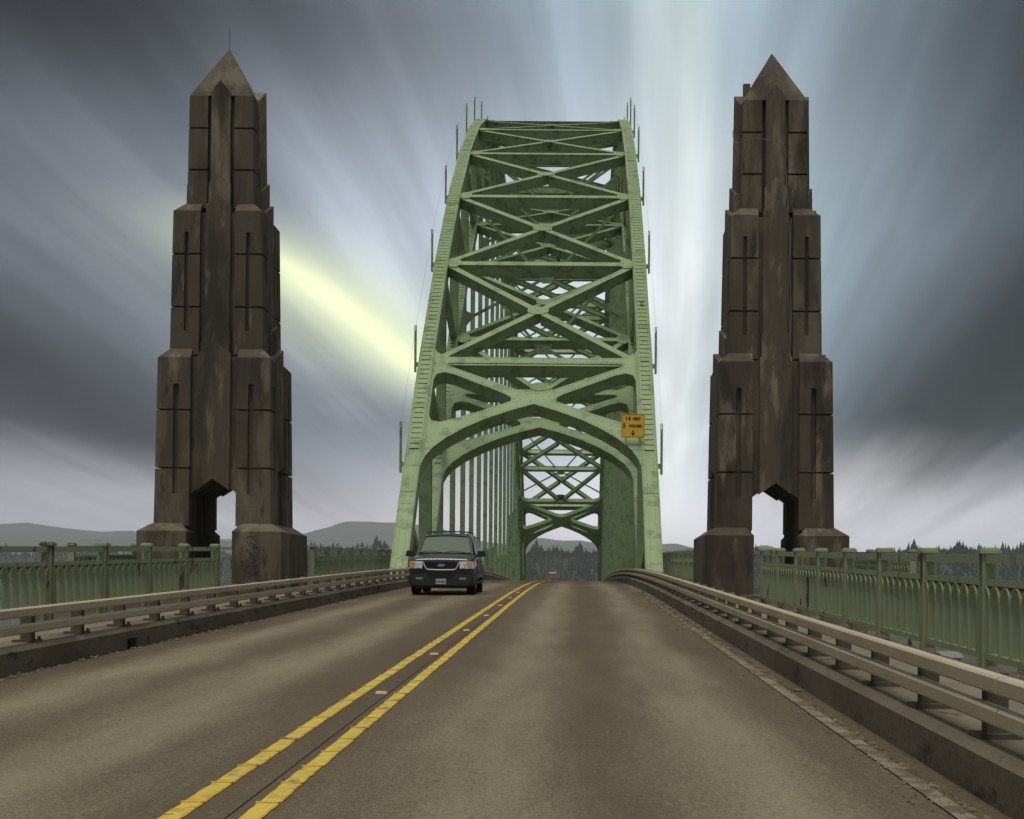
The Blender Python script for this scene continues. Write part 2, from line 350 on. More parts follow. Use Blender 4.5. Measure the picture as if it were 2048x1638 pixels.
# kerbs, sidewalks
KH = .28
kerbs = {}
for sgn, xf, lab in ((1, RXR, 'kerb_right'), (-1, RXL, 'kerb_left')):
    pf = [(xf, -.05), (xf, KH - .05), (xf + sgn * .05, KH), (xf + sgn * .5, KH), (xf + sgn * .5, -.05)]
    pc = [(xf + sgn * .12, -.05), (xf + sgn * .12, .15), (xf + sgn * .5, .15), (xf + sgn * .5, -.05)]
    pt = [(xf, .13), (xf, KH - .05), (xf + sgn * .05, KH), (xf + sgn * .5, KH), (xf + sgn * .5, .13)]
    k = tag(part(lab, bar(pf, -30, 20.3 if sgn < 0 else 400) if sgn < 0 else bar(pf, -30, 400), 'kerb'), 'stained concrete kerb carrying the guardrail', None, None, 'structure')
    if sgn < 0:
        part('drain_hood', bar(pt, 20.3, 20.75), 'kerb', k); part('drain_shade', bar(pc, 20.3, 20.75), 'dark', k)  # near-black block paints the shade inside the drain hole
        part('kerb_run', bar(pf, 20.75, 400), 'kerb', k)
    kerbs[sgn] = k
    tag(part('sidewalk_right' if sgn > 0 else 'sidewalk_left', bar([(xf + sgn * .5, -.1), (xf + sgn * .5, KH - .02), (sgn * 6.0, KH - .02), (sgn * 6.0, -.1)], -30, 400), 'walk'), 'narrow concrete sidewalk beside the roadway', None, None, 'structure')
    # balcony slab round each pylon
    for yc in (38.6, 217.4):
        tag(part('pylon_terrace', MB().box(min(sgn * 5.95, sgn * 10.0), max(sgn * 5.95, sgn * 10.0), yc - 6, yc + 6, zr(yc) - .5, zr(yc) + KH - .03), 'walk'), 'concrete terrace slab round the pylon', None, None, 'structure')
# road paint: profiled yellow bars, piece by piece
def tilt(Y): return math.atan2(zr(Y + .3) - zr(Y - .3), .6)
random.seed(3)
segs = []
for q in range(5):
    mb = MB(); n = 7; vs = []
    for i in range(n):
        y = -.325 + .65 * i / (n - 1)
        a = -.058 + random.uniform(-.005, .004); b = .058 + random.uniform(-.004, .005)
        vs += [(a, y, 0), (a + .008, y, .007), (b - .008, y, .007), (b, y, 0)]
    fs = [(i * 4 + k, i * 4 + k + 1, i * 4 + k + 5, i * 4 + k + 4) for i in range(n - 1) for k in range(3)] + [(0, 1, 2, 3), (4 * n - 1, 4 * n - 2, 4 * n - 3, 4 * n - 4)]
    mb.add(vs, fs); mb.box(-.062, .06, .295, .318, .0, .013)
    segs.append(mb.mesh('line_segment'))
for X in (-.06, .34):
    Y = 3.0
    while Y < 96:
        o = link('line_segment', segs[random.randrange(5)], 'yellow', road, (X + random.uniform(-.004, .004), Y, zr(Y) + crown(X) + .003)); o.rotation_euler.x = tilt(Y); Y += .67
part('centre_seam', ribbon([(.205, .0235), (.217, .0235)], [3 + i for i in range(90)]), 'dark', road)
part('edge_line', ribbon([(3.98, .0035), (4.09, .0035)], [3 + .8 * i for i in range(80)]), 'white_line', road)
# raised markers
mk = MB().prism([(-.055, -.05, 0), (.055, -.05, 0), (.055, .05, 0), (-.055, .05, 0)], [(-.045, -.022, .02), (.045, -.022, .02), (.045, .022, .02), (-.045, .022, .02)]).mesh('road_marker')
rv = MB().box(-.04, .04, -.0385, -.0345, .006, .016).mesh('reflector')
for i, Y in enumerate((14.1, 19.3, 24.9, 30.4, 35.8, 41.2, 46.6)):
    o = tag(link('road_marker', mk, 'yellow_marker', None, (.15, Y, zr(Y) + .024)), 'small yellow raised marker glued between the double yellow lines', 'road marker', 'raised road markers between the yellow lines')
    o.rotation_euler.x = tilt(Y); link('reflector', rv, 'lens', o)
# grit along the kerbs
def grit():
    random.seed(8); mb = MB()
    def chip(x, y, r, h, el=1.0):
        n = 5; a0 = random.uniform(0, 6.3); z = zr(y) + .0
        b = [(x + r * math.cos(a0 + 1.256 * k) * random.uniform(.7, 1.3), y + el * r * math.sin(a0 + 1.256 * k) * random.uniform(.7, 1.3), z) for k in range(n)]
        t = [(x + (p[0] - x) * .6, y + (p[1] - y) * .6, z + h * random.uniform(.5, 1.2)) for p in b]
        mb.prism(b, t)
    for _ in range(1500):
        y = 6 + 56 * random.random() ** 1.5; d = abs(random.gauss(0, .17)); chip(min(4.27, 4.16 - d * random.choice((1, .4))), y, random.uniform(.004, .013) * (1 + y / 28), .009)
    for _ in range(380):
        y = 24 + 26 * random.random(); chip(4.22 - abs(random.gauss(0, .16)), y, random.uniform(.02, .045), .025)
    for _ in range(500):
        y = 12 + 50 * random.random(); chip(RXL + .03 + abs(random.gauss(0, .10)), y, random.uniform(.008, .026), .014)
    for _ in range(26):
        y = 14 + 40 * random.random(); s_ = random.random() < .5
        chip((4.2 - abs(random.gauss(0, .08))) if s_ else RXL + .1 + abs(random.gauss(0, .08)), y, random.uniform(.03, .06), .015, random.uniform(1., 2.2))
    for _ in range(90):
        y = 7 + 30 * random.random(); chip(random.uniform(-3.8, 3.8), y, random.uniform(.004, .009), .006)
    return mb
tag(part('road_grit', grit(), 'debris'), 'grit, leaves and paint flakes gathered along the kerbs', 'grit', None, 'stuff')

# ------------------------------------------------------------------ guardrails
RAILSEC = lambda x, s, z0: [(x, z0 + .014), (x + s * .014, z0), (x + s * .085, z0), (x + s * .085, z0 + .105), (x + s * .014, z0 + .105), (x, z0 + .091)]
post_me = {}
for s in (1, -1):
    a = MB().box(min(s * .0, s * .13), max(s * .0, s * .13), -.06, .06, 0, .36); a.prism([(s * .0, -.05, .36), (s * .12, -.05, .36), (s * .12, .05, .36), (s * .0, .05, .36)], [(s * .03, -.03, .395), (s * .1, -.03, .395), (s * .1, .03, .395), (s * .03, .03, .395)])
    b = MB().box(min(-s * .06, s * .2), max(-s * .06, s * .2), -.13, .13, -.03, .0); 
    if s < 0: b.box(min(-s * .05, -s * .02), max(-s * .05, -s * .02), .075, .105, 0, .035)
    c = MB().prism([(-s * .132, -.34, -.16), (s * .2, -.34, -.16), (s * .2, .34, -.16), (-s * .132, .34, -.16)], [(-s * .1, -.2, -.032), (s * .2, -.2, -.032), (s * .2, .2, -.032), (-s * .1, .2, -.032)])
    post_me[s] = (a.mesh('post'), b.mesh('base_plate'), c.mesh('post_pad'))
for s, xf, lab in ((1, RXR, 'two-rail tan steel guardrail on the kerb beside the grit-strewn edge line'), (-1, RXL, 'two-rail tan steel guardrail on the kerb behind the dark car')):
    xr = xf + s * .06
    g = root('guardrail', (xr, 4, zr(4) + KH), lab, 'guardrail'); og = Vector((xr, 4, zr(4) + KH))
    y = 3.4 + (0 if s > 0 else 1.2)
    while y < 205:
        y2 = y + 5.1
        for nm, z0 in (('upper_rail', .585), ('lower_rail', .40)):
            part(nm, bar(RAILSEC(xr, s, z0), y + .012, y2 - .012, 1.7), 'rail_tan', g)
            # splice sleeve inside the joint
            if y < 70: part('splice', bar([(xr + s * .01, z0 + .012), (xr + s * .075, z0 + .012), (xr + s * .075, z0 + .093), (xr + s * .01, z0 + .093)], y2 - .06, y2 + .06, 1), 'post_dark', g)
        y = y2
    y = 3.9 + (0 if s > 0 else 1.25) ; i = 0
    while y < 200:
        z = zr(y) + KH + .03
        p = link('post', post_me[s][0], 'post_dark', g, Vector((xr + s * .086, y, z)) - og)
        if y < 110:
            link('base_plate', post_me[s][1], 'post_dark', p)
            link('post_pad', post_me[s][2], 'kerb', kerbs[s], (xr + s * .086, y, z))
        y += 1.72

# ------------------------------------------------------------------ green pedestrian railings
RH = dict(bot=.44, mid=1.08, top=1.285)
def baluster_mesh():
    mb = MB(); p = .36; d = .052; t = .016
    mb.box(-t, t, -d, d, .0, .40)
    for sg in (-1, 1):       # two curved branches making a pointed arch with the neighbours
        pts = [(0, .40)] + [(sg * (p / 2) * (1 - math.cos(a)), .40 + .235 * math.sin(a)) for a in (.35, .7, 1.05, 1.3, 1.5)]
        pts[-1] = (sg * (p / 2 - .004), .638)
        for (x0, z0), (x1, z1) in zip(pts, pts[1:]):
            w = .017
            mb.prism([(x0 - w, -d, z0), (x0 + w, -d, z0), (x0 + w, d, z0), (x0 - w, d, z0)], [(x1 - w, -d, z1), (x1 + w, -d, z1), (x1 + w, d, z1), (x1 - w, d, z1)])
    return mb.mesh('baluster')
BAL = baluster_mesh()
def post_mesh():
    mb = MB(); mb.box(-.07, .07, -.02, .02, -.35, 1.38); mb.box(-.072, -.05, -.075, .075, -.35, 1.38); mb.box(.05, .072, -.075, .075, -.35, 1.38); return mb.mesh('post')
def cap_mesh():
    mb = MB(); mb.box(-.1, .1, -.1, .1, 1.381, 1.415); mb.prism([(-.085, -.085, 1.415), (.085, -.085, 1.415), (.085, .085, 1.415), (-.085, .085, 1.415)], [(-.08, -.08, 1.437), (.08, -.08, 1.437), (.08, .08, 1.437), (-.08, .08, 1.437)]); return mb.mesh('cap')
POST, CAP = post_mesh(), cap_mesh()
def railing(label, pts, bal=True, group=None, cat='railing'):
    P = [Vector((x, y, zr(y))) for x, y in pts]; org = P[0] + Vector((0, 0, KH))
    g = root('railing', org, label, cat, group)
    loose = MB()
    for i, p in enumerate(P):
        a = P[min(i + 1, len(P) - 1)] - P[max(i - 1, 0)]
        q = link('post', POST, 'green_rail', g, p - org, math.atan2(a.y, a.x)); link('cap', CAP, 'green_rail', q)
    for a, b in zip(P, P[1:]):
        t = (b - a).normalized(); L_ = (b - a).length; UP = Vector((0, 0, 1)); a2 = a + t * .09; b2 = b - t * .09
        for nm, z, w, h in (('top_rail', RH['top'] + .085, .1, .085), ('middle_rail', RH['mid'] + .06, .085, .06), ('bottom_rail', RH['bot'], .1, .06)):
            part(nm, MB().beam(a2 + UP * z, b2 + UP * z, UP, w, h), 'green_rail', g)
        n = max(2, round((L_ - .1) / .36)); st = (L_ - .1) / n
        for k in range(n):
            c = a + t * (.05 + st * (k + .5)); an = math.atan2(t.y, t.x)
            if bal and c.y < 62:
                o = link('baluster', BAL, 'green_rail', g, c + UP * RH['bot'] - org, an); o.scale = (st / .36, 1, 1)
            else:
                loose.beam(c + UP * RH['bot'], c + UP * (RH['mid']), t, .12, .03, .015)
    if loose.v: tag(part('balusters', loose, 'green_rail', g), kind='stuff')
    return g
XR = 5.9
railing('green railing with rust-streaked balusters, running up to the pylon with hanging cables', [(XR, 31.45 - 2.45 * k) for k in range(15, -1, -1)])
railing('green railing with open pointed-arch balusters, running up to the pylon with graffiti', [(-XR, 32.65 - 2.58 * k) for k in range(14, -1, -1)])
railing('green railing leading on from the cabled pylon past the steel arch', [(XR, 44.6 + 2.5 * k) for k in range(30)])
railing('green railing leading on from the graffiti pylon past the steel arch', [(-XR, 44.6 + 2.5 * k) for k in range(30)])
for s, w in ((1, 'cabled'), (-1, 'graffiti')):
    railing('green railing closing the outer edge of the %s pylon terrace' % w, [(s * 9.75, 34.8), (s * 9.75, 37.3), (s * 9.75, 39.8), (s * 9.75, 42.3), (s * 9.75, 44.4)])
    railing('green railing across the far end of the %s pylon terrace' % w, [(s * 9.5, 44.5), (s * 7.7, 44.5), (s * 6.1, 44.5)])

# ------------------------------------------------------------------ obelisk pylons
def pylon(cx, cy, label, extras):
    z0 = zr(cy) + KH - .03; C = Vector((cx, cy, z0))
    rt = root('pylon', C, label, 'pylon', 'concrete obelisk pylons flanking the road')
    m = 'concrete_dark'; BAT = .014
    P3 = lambda pts, z: [C + Vector((a, b, z)) for a, b in pts]
    # plinth: two legs either side of the walkway
    for s in (-1, 1):
        b = [(s * .57, -1.78), (s * 1.78, -1.78), (s * 1.78, 1.78), (s * .57, 1.78)]
        t = [(s * .74, -1.48), (s * 1.48, -1.48), (s * 1.48, 1.48), (s * .74, 1.48)]
        mb = MB().prism(P3(b, 0), P3(b, 1.46)); n = len(mb.v); mb.prism(P3(b, 1.46), P3(t, 1.66)); part('plinth', mb, m, rt)
    # core with the gabled doorway cut through it
    h0 = 1.31
    prof = [(-h0, .9), (-h0, 5.85), (h0, 5.85), (h0, .9), (.585, .9), (.585, 2.42), (0, 2.82), (-.585, 2.42), (-.585, .9)]
    mb = MB(); n = len(prof)
    def tap(x, z, y): f = 1 - BAT * z / h0; return C + Vector((x * f if abs(x) > .6 else x, y * f, z))
    mb.prism([tap(x, z, -h0) for x, z in prof], [tap(x, z, h0) for x, z in prof]); part('core', mb, m, rt)
    TI = [dict(z0=1.6, zt=5.80, zc=6.04, h=1.46, r=.58, pil=.40, slot=(.93, .065, 2.4, 5.14), joints=(3.04, 4.49)),
          dict(z0=5.9, zt=9.52, zc=9.74, h=1.17, r=.435, pil=.31, slot=(.77, .05, 6.5, 8.98), joints=(7.1, 8.43)),
          dict(z0=9.65, zt=12.5, zc=12.5, h=.85, r=.335, pil=.24, slot=None, joints=(10.62, 11.68))]
    def ell(h, r, slot, sx, sy):
        th = .24
        if slot:
            a, w, d = slot
            pts = [(r, h), (a - w, h), (a - w, h - d), (a + w, h - d), (a + w, h), (h - .03, h), (h, h - .03), (h, a + w), (h - d, a + w), (h - d, a - w), (h, a - w), (h, r), (h - th, r), (h - th, h - th), (r, h - th)]
        else: pts = [(r, h), (h - .03, h), (h, h - .03), (h, r), (h - th, r), (h - th, h - th), (r, h - th)]
        return [(x * sx, y * sy) for x, y in pts]
    for ti, T in enumerate(TI):
        if ti:
            a = T['h'] - .15; mb = MB()
            mb.prism(P3([(-a, -a), (a, -a), (a, a), (-a, a)], T['z0'] - .35), P3([(-a + .04, -a + .04), (a - .04, -a + .04), (a - .04, a - .04), (-a + .04, a - .04)], T['zt'] - .02)); part('core', mb, m, rt)
        cuts = [T['z0']] + [z for z in T['joints']] + [T['zt']]
        hz = lambda z: T['h'] - BAT * (z - T['z0'])
        for sx in (-1, 1):
            for sy in (-1, 1):
                for q in range(3):
                    a, b = cuts[q] + (.022 if q else 0), cuts[q + 1] - (.022 if q < 2 else 0)
                    mb = MB(); S = T['slot']; zs = [a, b]
                    if S: zs = sorted({a, b} | {z for z in (S[2], S[3]) if a < z < b})
                    for u, w in zip(zs, zs[1:]):
                        sl = (S[0], S[1], .11) if S and S[2] - .01 <= u and w <= S[3] + .01 else None
                        mb.prism(P3(ell(hz(u), T['r'], sl, sx, sy), u), P3(ell(hz(w), T['r'], sl, sx, sy), w))
                    if q == 2 and T['zc'] > T['zt']:
                        mb.prism(P3(ell(hz(b), T['r'], None, sx, sy), b), P3(ell(hz(b) - .23, T['r'] , None, sx, sy), T['zc']))
                    part('block', mb, m, rt)
                    if q < 2:      # recessed joint
                        zj = cuts[q + 1]; part('joint', MB().prism(P3(ell(hz(zj) - .125, T['r'] + .02, None, sx, sy), zj - .03), P3(ell(hz(zj) - .125, T['r'] + .02, None, sx, sy), zj + .03)), m, rt)
        # pilasters with a prow front and a gabled head, on the four faces
        def pil(w, d, zb_s, zb_m, zt_s, zt_m, dep, back, ang):
            ca, sa = math.cos(ang), math.sin(ang)
            def q(x, y, z): return C + Vector((x * ca - y * sa, x * sa + y * ca, z))
            zl = BAT * (zt_s - zb_s)
            f = lambda x, y, z: q(x, -(y - BAT * (z - T['z0'])), z)
            cols = [(-w, d - .055, zb_s, zt_s), (0, d + dep - .01, zb_m, zt_m), (w, d - .055, zb_s, zt_s)]
            vs = []
            for x, y, a, b in cols: vs += [f(x, y, a), f(x, y, b), f(x, back, a), f(x, back, b)]
            return MB().add(vs, [(0, 4, 5, 1), (4, 8, 9, 5), (1, 5, 7, 3), (5, 9, 11, 7), (0, 2, 6, 4), (4, 6, 10, 8), (0, 1, 3, 2), (8, 10, 11, 9), (2, 3, 7, 6), (6, 7, 11, 10)])
        for fi in range(4):
            ang = fi * math.pi / 2
            zb = (2.5, 2.78) if ti == 0 and fi in (0, 2) else ((3.0, 3.2) if ti == 0 else (T['z0'], T['z0']))
            top = [(5.92, 6.2), (9.68, 9.92), (12.58, 12.85)][ti]
            part('pilaster', pil(T['pil'], T['h'] + (.1 if ti == 2 else 0), zb[0], zb[1], top[0], top[1], .07, T['h'] - .34, ang), 'concrete_pale', rt)
            if ti: part('pilaster_foot', pil(T['pil'] + .03, T['h'] + (.17 if ti == 2 else .09), T['z0'] - .02, T['z0'] - .02, (6.55, 10.25)[ti - 1], (6.8, 10.48)[ti - 1], .07, T['h'] - .3, ang), 'concrete_pale', rt)
    h = .85 - BAT * 2.85
    b = [(-h + .03, -h), (h - .03, -h), (h, -h + .03), (h, h - .03), (h - .03, h), (-h + .03, h), (-h, h - .03), (-h, -h + .03)]
    mb = MB(); mb.prism(P3(b, 12.5), P3([(x * .97, y * .97) for x, y in b], 12.56)); mb.prism(P3([(x * .97, y * .97) for x, y in b], 12.56), P3([(x * .015, y * .015) for x, y in b], 13.95)); part('pyramid_cap', mb, m, rt)
    if 'rod' in extras: part('lightning_rod', MB().tube([C + Vector((0, 0, 13.8)), C + Vector((0, 0, 14.5))], .007, 5), 'black', rt)
    if 'graffiti' in extras:
        random.seed(21)
        for k in range(3):
            mb = MB(); pts = []
            for i in range(26):
                a = i * .62
                pts.append(C + Vector((1.0 + .12 * math.cos(a * 1.2 + k) + .02 * i * .5 - .1 * (k == 2), -1.782, 1.25 - .30 * k - .012 * i + .12 * math.sin(a))))
            part('graffiti', mb.tube(pts, .006, 4), 'spray', rt)
    if 'cables' in extras:
        def run(pts, r, mm, nm='cable'): part(nm, MB().tube([C + Vector(p) for p in pts], r, 5), mm, rt)
        run([(.27, -.95, 5.9), (.33, -1.3, 5.96), (.36, -1.25, 6.3), (.30, -1.22, 7.6), (.33, -1.2, 8.7), (.29, -1.2, 9.6), (.27, -.95, 10.4), (.24, -.93, 11.3), (.0, -.93, 11.45), (-.55, -.93, 11.5), (-1.0, -.7, 11.42), (-1.02, -.2, 11.8), (-.85, .1, 12.6), (-.6, .1, 13.0)], .007, 'cable')
        run([(.36, -1.5, 5.8), (.34, -1.3, 6.05), (.38, -1.24, 7.0), (.34, -1.22, 8.2), (.36, -1.2, 9.4)], .007, 'cable')
        run([(1.56, -.9, 1.62), (1.50, -.8, 1.9), (1.46, -.7, 2.6), (1.45, -.7, 4.6)], .022, 'conduit', 'conduit')
        run([(1.56, -.9, 1.62), (1.7, -.95, 1.55), (1.8, -.95, 1.4)], .022, 'conduit', 'conduit')
        part('antenna_box', MB().box(cx - .72, cx - .54, cy + .05, cy + .2, z0 + 12.6, z0 + 13.2), m, rt)
    return rt
PX = 7.0; PYN = 37 + 1.72
pylon(-PX - .1, PYN, 'dark stepped concrete obelisk with graffiti on its plinth and a lightning rod', ('rod', 'graffiti'))
pylon(PX - .1, PYN, 'dark stepped concrete obelisk with cables hanging down its face', ('cables',))
pylon(-PX, 256 - PYN, 'distant concrete obelisk beyond the far portal, on the side of the car', ())
pylon(PX, 256 - PYN, 'distant concrete obelisk beyond the far portal, behind the dense hangers', ())

# ------------------------------------------------------------------ steel through arch
YC, PANEL, RX = 128.0, 7.4, 5.0
zt_ = lambda x: 36.3 - .00749 * x * x
zb_ = lambda x: 31.5 - .00906 * x * x
A = root('steel_arch', (0, 58, zr(58)), 'green riveted steel through arch spanning the roadway with hangers and cross bracing', 'bridge arch')
V = Vector
def tp(x, X=0., n=0.): # point on top chord; n = offset along the outward normal
    d = V((0, 1, -2 * .00749 * x)).normalized(); nn = V((0, -d.z, d.y)); return V((X, YC + x, zt_(x))) + nn * n
def bp(x, X=0., n=0.):
    d = V((0, 1, -2 * .00906 * x)).normalized(); nn = V((0, -d.z, d.y)); return V((X, YC + x, zb_(x))) + nn * n
def nrm(fn, x0, x1):
    t = (fn(x1) - fn(x0)).normalized(); return V((0, -t.z, t.y))
EX = V((1, 0, 0))
CW, CDP = .68, .80
BATTEN = MB().box(-.262, .262, -.15, .15, -.05, -.004).mesh('batten')
RIV = [(math.cos(k * 1.2566), math.sin(k * 1.2566)) for k in range(5)]
def rivet(mb, p, t, n, r=.028, h=.02):
    s = t.cross(n); b = [p + (t * c + s * d) * r for c, d in RIV]; q = [p + (t * c + s * d) * r * .5 + n * h for c, d in RIV]
    k = len(mb.v); mb.v += [tuple(v) for v in b + q]; mb.f += [tuple(k + 5 + i for i in range(5))] + [(k + i, k + (i + 1) % 5, k + 5 + (i + 1) % 5, k + 5 + i) for i in range(5)]
def chord(fn, ks, X, name, solid_to, batten_to, w, d):
    # stations: straight between panel points
    st = []
    xs = [k * PANEL for k in ks]
    path = []
    for i, x in enumerate(xs):
        a = fn(xs[max(i - 1, 0)]); c = fn(xs[min(i + 1, len(xs) - 1)]); t = (c - a).normalized()
        path.append((fn(x, X), EX, V((0, -t.z, t.y))))
    W2 = w / 2; e = .125
    sec = [(-W2, -d / 2), (W2, -d / 2), (W2, d / 2), (W2 - e, d / 2), (W2 - e, d / 2 - .055), (-W2 + e, d / 2 - .055), (-W2 + e, d / 2), (-W2, d / 2)]
    o = part(name, MB().sweep(path, sec), 'green', A)
    riv = MB(); rest = MB(); cover = MB(); org = ORG(A)
    for i in range(len(xs) - 1):
        x0, x1 = xs[i], xs[i + 1]
        if x0 > 0: break
        p0, p1 = fn(x0, X), fn(x1, X); t = (p1 - p0).normalized(); n = V((0, -t.z, t.y)); L_ = (p1 - p0).length
        k = int(L_ / .36); ang = math.atan2(t.z, t.y)
        for q in range(k):
            s = (q + .5) * L_ / k; c = p0 + t * s + n * (d / 2); xx = c.y - YC
            if xx > batten_to: break
            if xx < solid_to:
                continue
            if c.y < 84.5 and fn is tp:
                b = link('batten', BATTEN, 'green', o, c - org); b.rotation_euler.x = ang
                b.scale = ((w - .26) / .524 , 1, 1)
            else: rest.beam(c - t * .15 - n * .004, c + t * .15 - n * .004, n, w - .262, .046)
        # rivet columns on the edge strips and along the inner side
        m_ = int(L_ / .13)
        for q in range(m_):
            s = (q + .5) * L_ / m_; c = p0 + t * s + n * (d / 2)
            if c.y > 86: break
            for sx in (-1, 1):
                rivet(riv, c + EX * (sx * (W2 - .05)), t, n)
            if c.z < 12:
                for sx in (-1, 1):
                    for off in (.08, .2): rivet(riv, p0 + t * s + n * (d / 2 - off) + EX * (sx * W2), t, EX * sx)
        # solid cover plate at the foot
    a = [x for x in xs if x < solid_to]; pts = [fn(x, X) for x in a] 
    base = fn(xs[0], X)
    segx = [xs[0]] + [x for x in xs[1:] if x < solid_to] + [solid_to]
    for x0, x1 in zip(segx, segx[1:]):
        i = max(j for j in range(len(xs)) if xs[j] <= x0 + 1e-6)
        q0, q1 = fn(xs[i], X), fn(xs[i + 1], X); f0 = (x0 - xs[i]) / PANEL; f1 = (x1 - xs[i]) / PANEL
        c0 = q0.lerp(q1, f0); c1 = q0.lerp(q1, f1); t = (q1 - q0).normalized(); n = V((0, -t.z, t.y))
        cover.beam(c0, c1, n, w - .254, .05, d / 2 - .004)
        if c1.z > 3:      # field splice
            cs = c0.lerp(c1, .35); cover.beam(cs - t * .35, cs + t * .35, n, w - .02, .02, d / 2 + .016)
            for a_ in range(-2, 3):
                for b_ in range(-2, 3): rivet(riv, cs + t * (a_ * .13) + EX * (b_ * .13) + n * (d / 2 + .016), t, n)
        L_ = (c1 - c0).length; k = max(1, int(L_ / .13))
        for q in range(k):
            c = c0.lerp(c1, (q + .5) / k)
            for sx in (-1, 1): rivet(riv, c + EX * (sx * (W2 - .20)) + n * (d / 2 - .004), t, n, .017)
    part('cover_plate', cover, 'green', o)
    if rest.v: tag(part('battens', rest, 'green', o), kind='stuff')
    tag(part('rivets', riv, 'green', o), kind='stuff')
    return o
for s in (-1, 1):
    chord(tp, list(range(-11, 12)), s * RX, 'top_chord', -64.3, -10., CW, CDP)
    chord(bp, list(range(-9, 10)), s * RX, 'bottom_chord', -53.2, -14., .58, .70)
def member(name, p0, p1, up, w, d, top=0.0, fl=.0):
    mb = MB().beam(p0, p1, up, w, d, top)
    if fl:   # flange plates on the two edges
        u = V(up).normalized(); mb.beam(p0, p1, up, w + fl, .035, top + .035); mb.beam(V(p0) - u * 0, V(p1) - u * 0, up, w + fl, .035, top - d)
    return part(name, mb, 'green', A)
GUS = {}
def gusset(c, t, s, n, a, b, name='gusset_plate'):
    """octagonal plate of half sizes a (along t) and b (along s) lying on the plane with normal n; with its rivets"""
    out = [(a, b * .45), (a * .45, b), (-a * .45, b), (-a, b * .45), (-a, -b * .45), (-a * .45, -b), (a * .45, -b), (a, -b * .45)]
    mb = MB().prism([c + t * x + s * y for x, y in out], [c + t * x + s * y + n * .03 for x, y in out])
    if c.y < 100:
        for i in range(-2, 3):
            for j in range(-1, 2): rivet(mb, c + t * (i * a * .36) + s * (j * b * .5) + n * .03, t, n, .028)
    return part(name, mb, 'green', A)
IN = RX - CW / 2
ZUP = V((0, 0, 1))
def lateral(fn, ks, dtop, w, d, inn):
    """struts at panel points, crossed diagonals between them, gussets"""
    for k in ks:
        x = k * PANEL; n = nrm(fn, x - 1, x + 1)
        c = fn(x, 0, dtop)
        member('strut', c - EX * inn, c + EX * inn, n, w, d, 0, .1)
        t = n.cross(EX)
        for s in (-1, 1): gusset(fn(x, s * (inn - .28), dtop + .036), t, EX, n, .5, .34)
    for k in ks[:-1]:
        x0, x1 = k * PANEL, (k + 1) * PANEL
        n = nrm(fn, x0, x1); m0 = fn(x0, 0, dtop); m1 = fn(x1, 0, dtop); t = (m1 - m0).normalized()
        a0, a1 = m0 + t * .3 - EX * (inn - .12), m1 - t * .3 + EX * (inn - .12)
        b0, b1 = m0 + t * .3 + EX * (inn - .12), m1 - t * .3 - EX * (inn - .12)
        member('diagonal_brace', a0, a1, n, w * .82, d * .88, -.002, .08)
        cm = (a0 + a1) / 2; tb = (b1 - b0).normalized(); gap = tb * .30
        member('diagonal_brace', b0, cm - gap, n, w * .82, d * .88, -.004, .08); member('diagonal_brace', cm + gap, b1, n, w * .82, d * .88, -.004, .08)
        gusset(cm + n * .036, EX, t, n, .5, .34)
lateral(tp, list(range(-8, 9)), .22, .30, .58, IN)
lateral(bp, list(range(-6, 7)), .20, .26, .50, RX - .29)
# V bracing between the lower portal strut and the first lower panel
for sg in (-1, 1):
    x0, x1 = sg * 48.4, sg * 44.4; n = nrm(bp, min(x0, x1), max(x0, x1)); c0 = bp(x0, 0, .2); c1 = bp(x1, 0, .2); t = (c1 - c0).normalized()
    for s in (-1, 1): member('diagonal_brace', c0 + EX * (s * .45) + t * .3, c1 + EX * (s * (RX - .5)) - t * .2, n, .22, .44, -.002, .08)
    gusset(c0 + n * .06 + t * .25, EX, t, n, .6, .4)
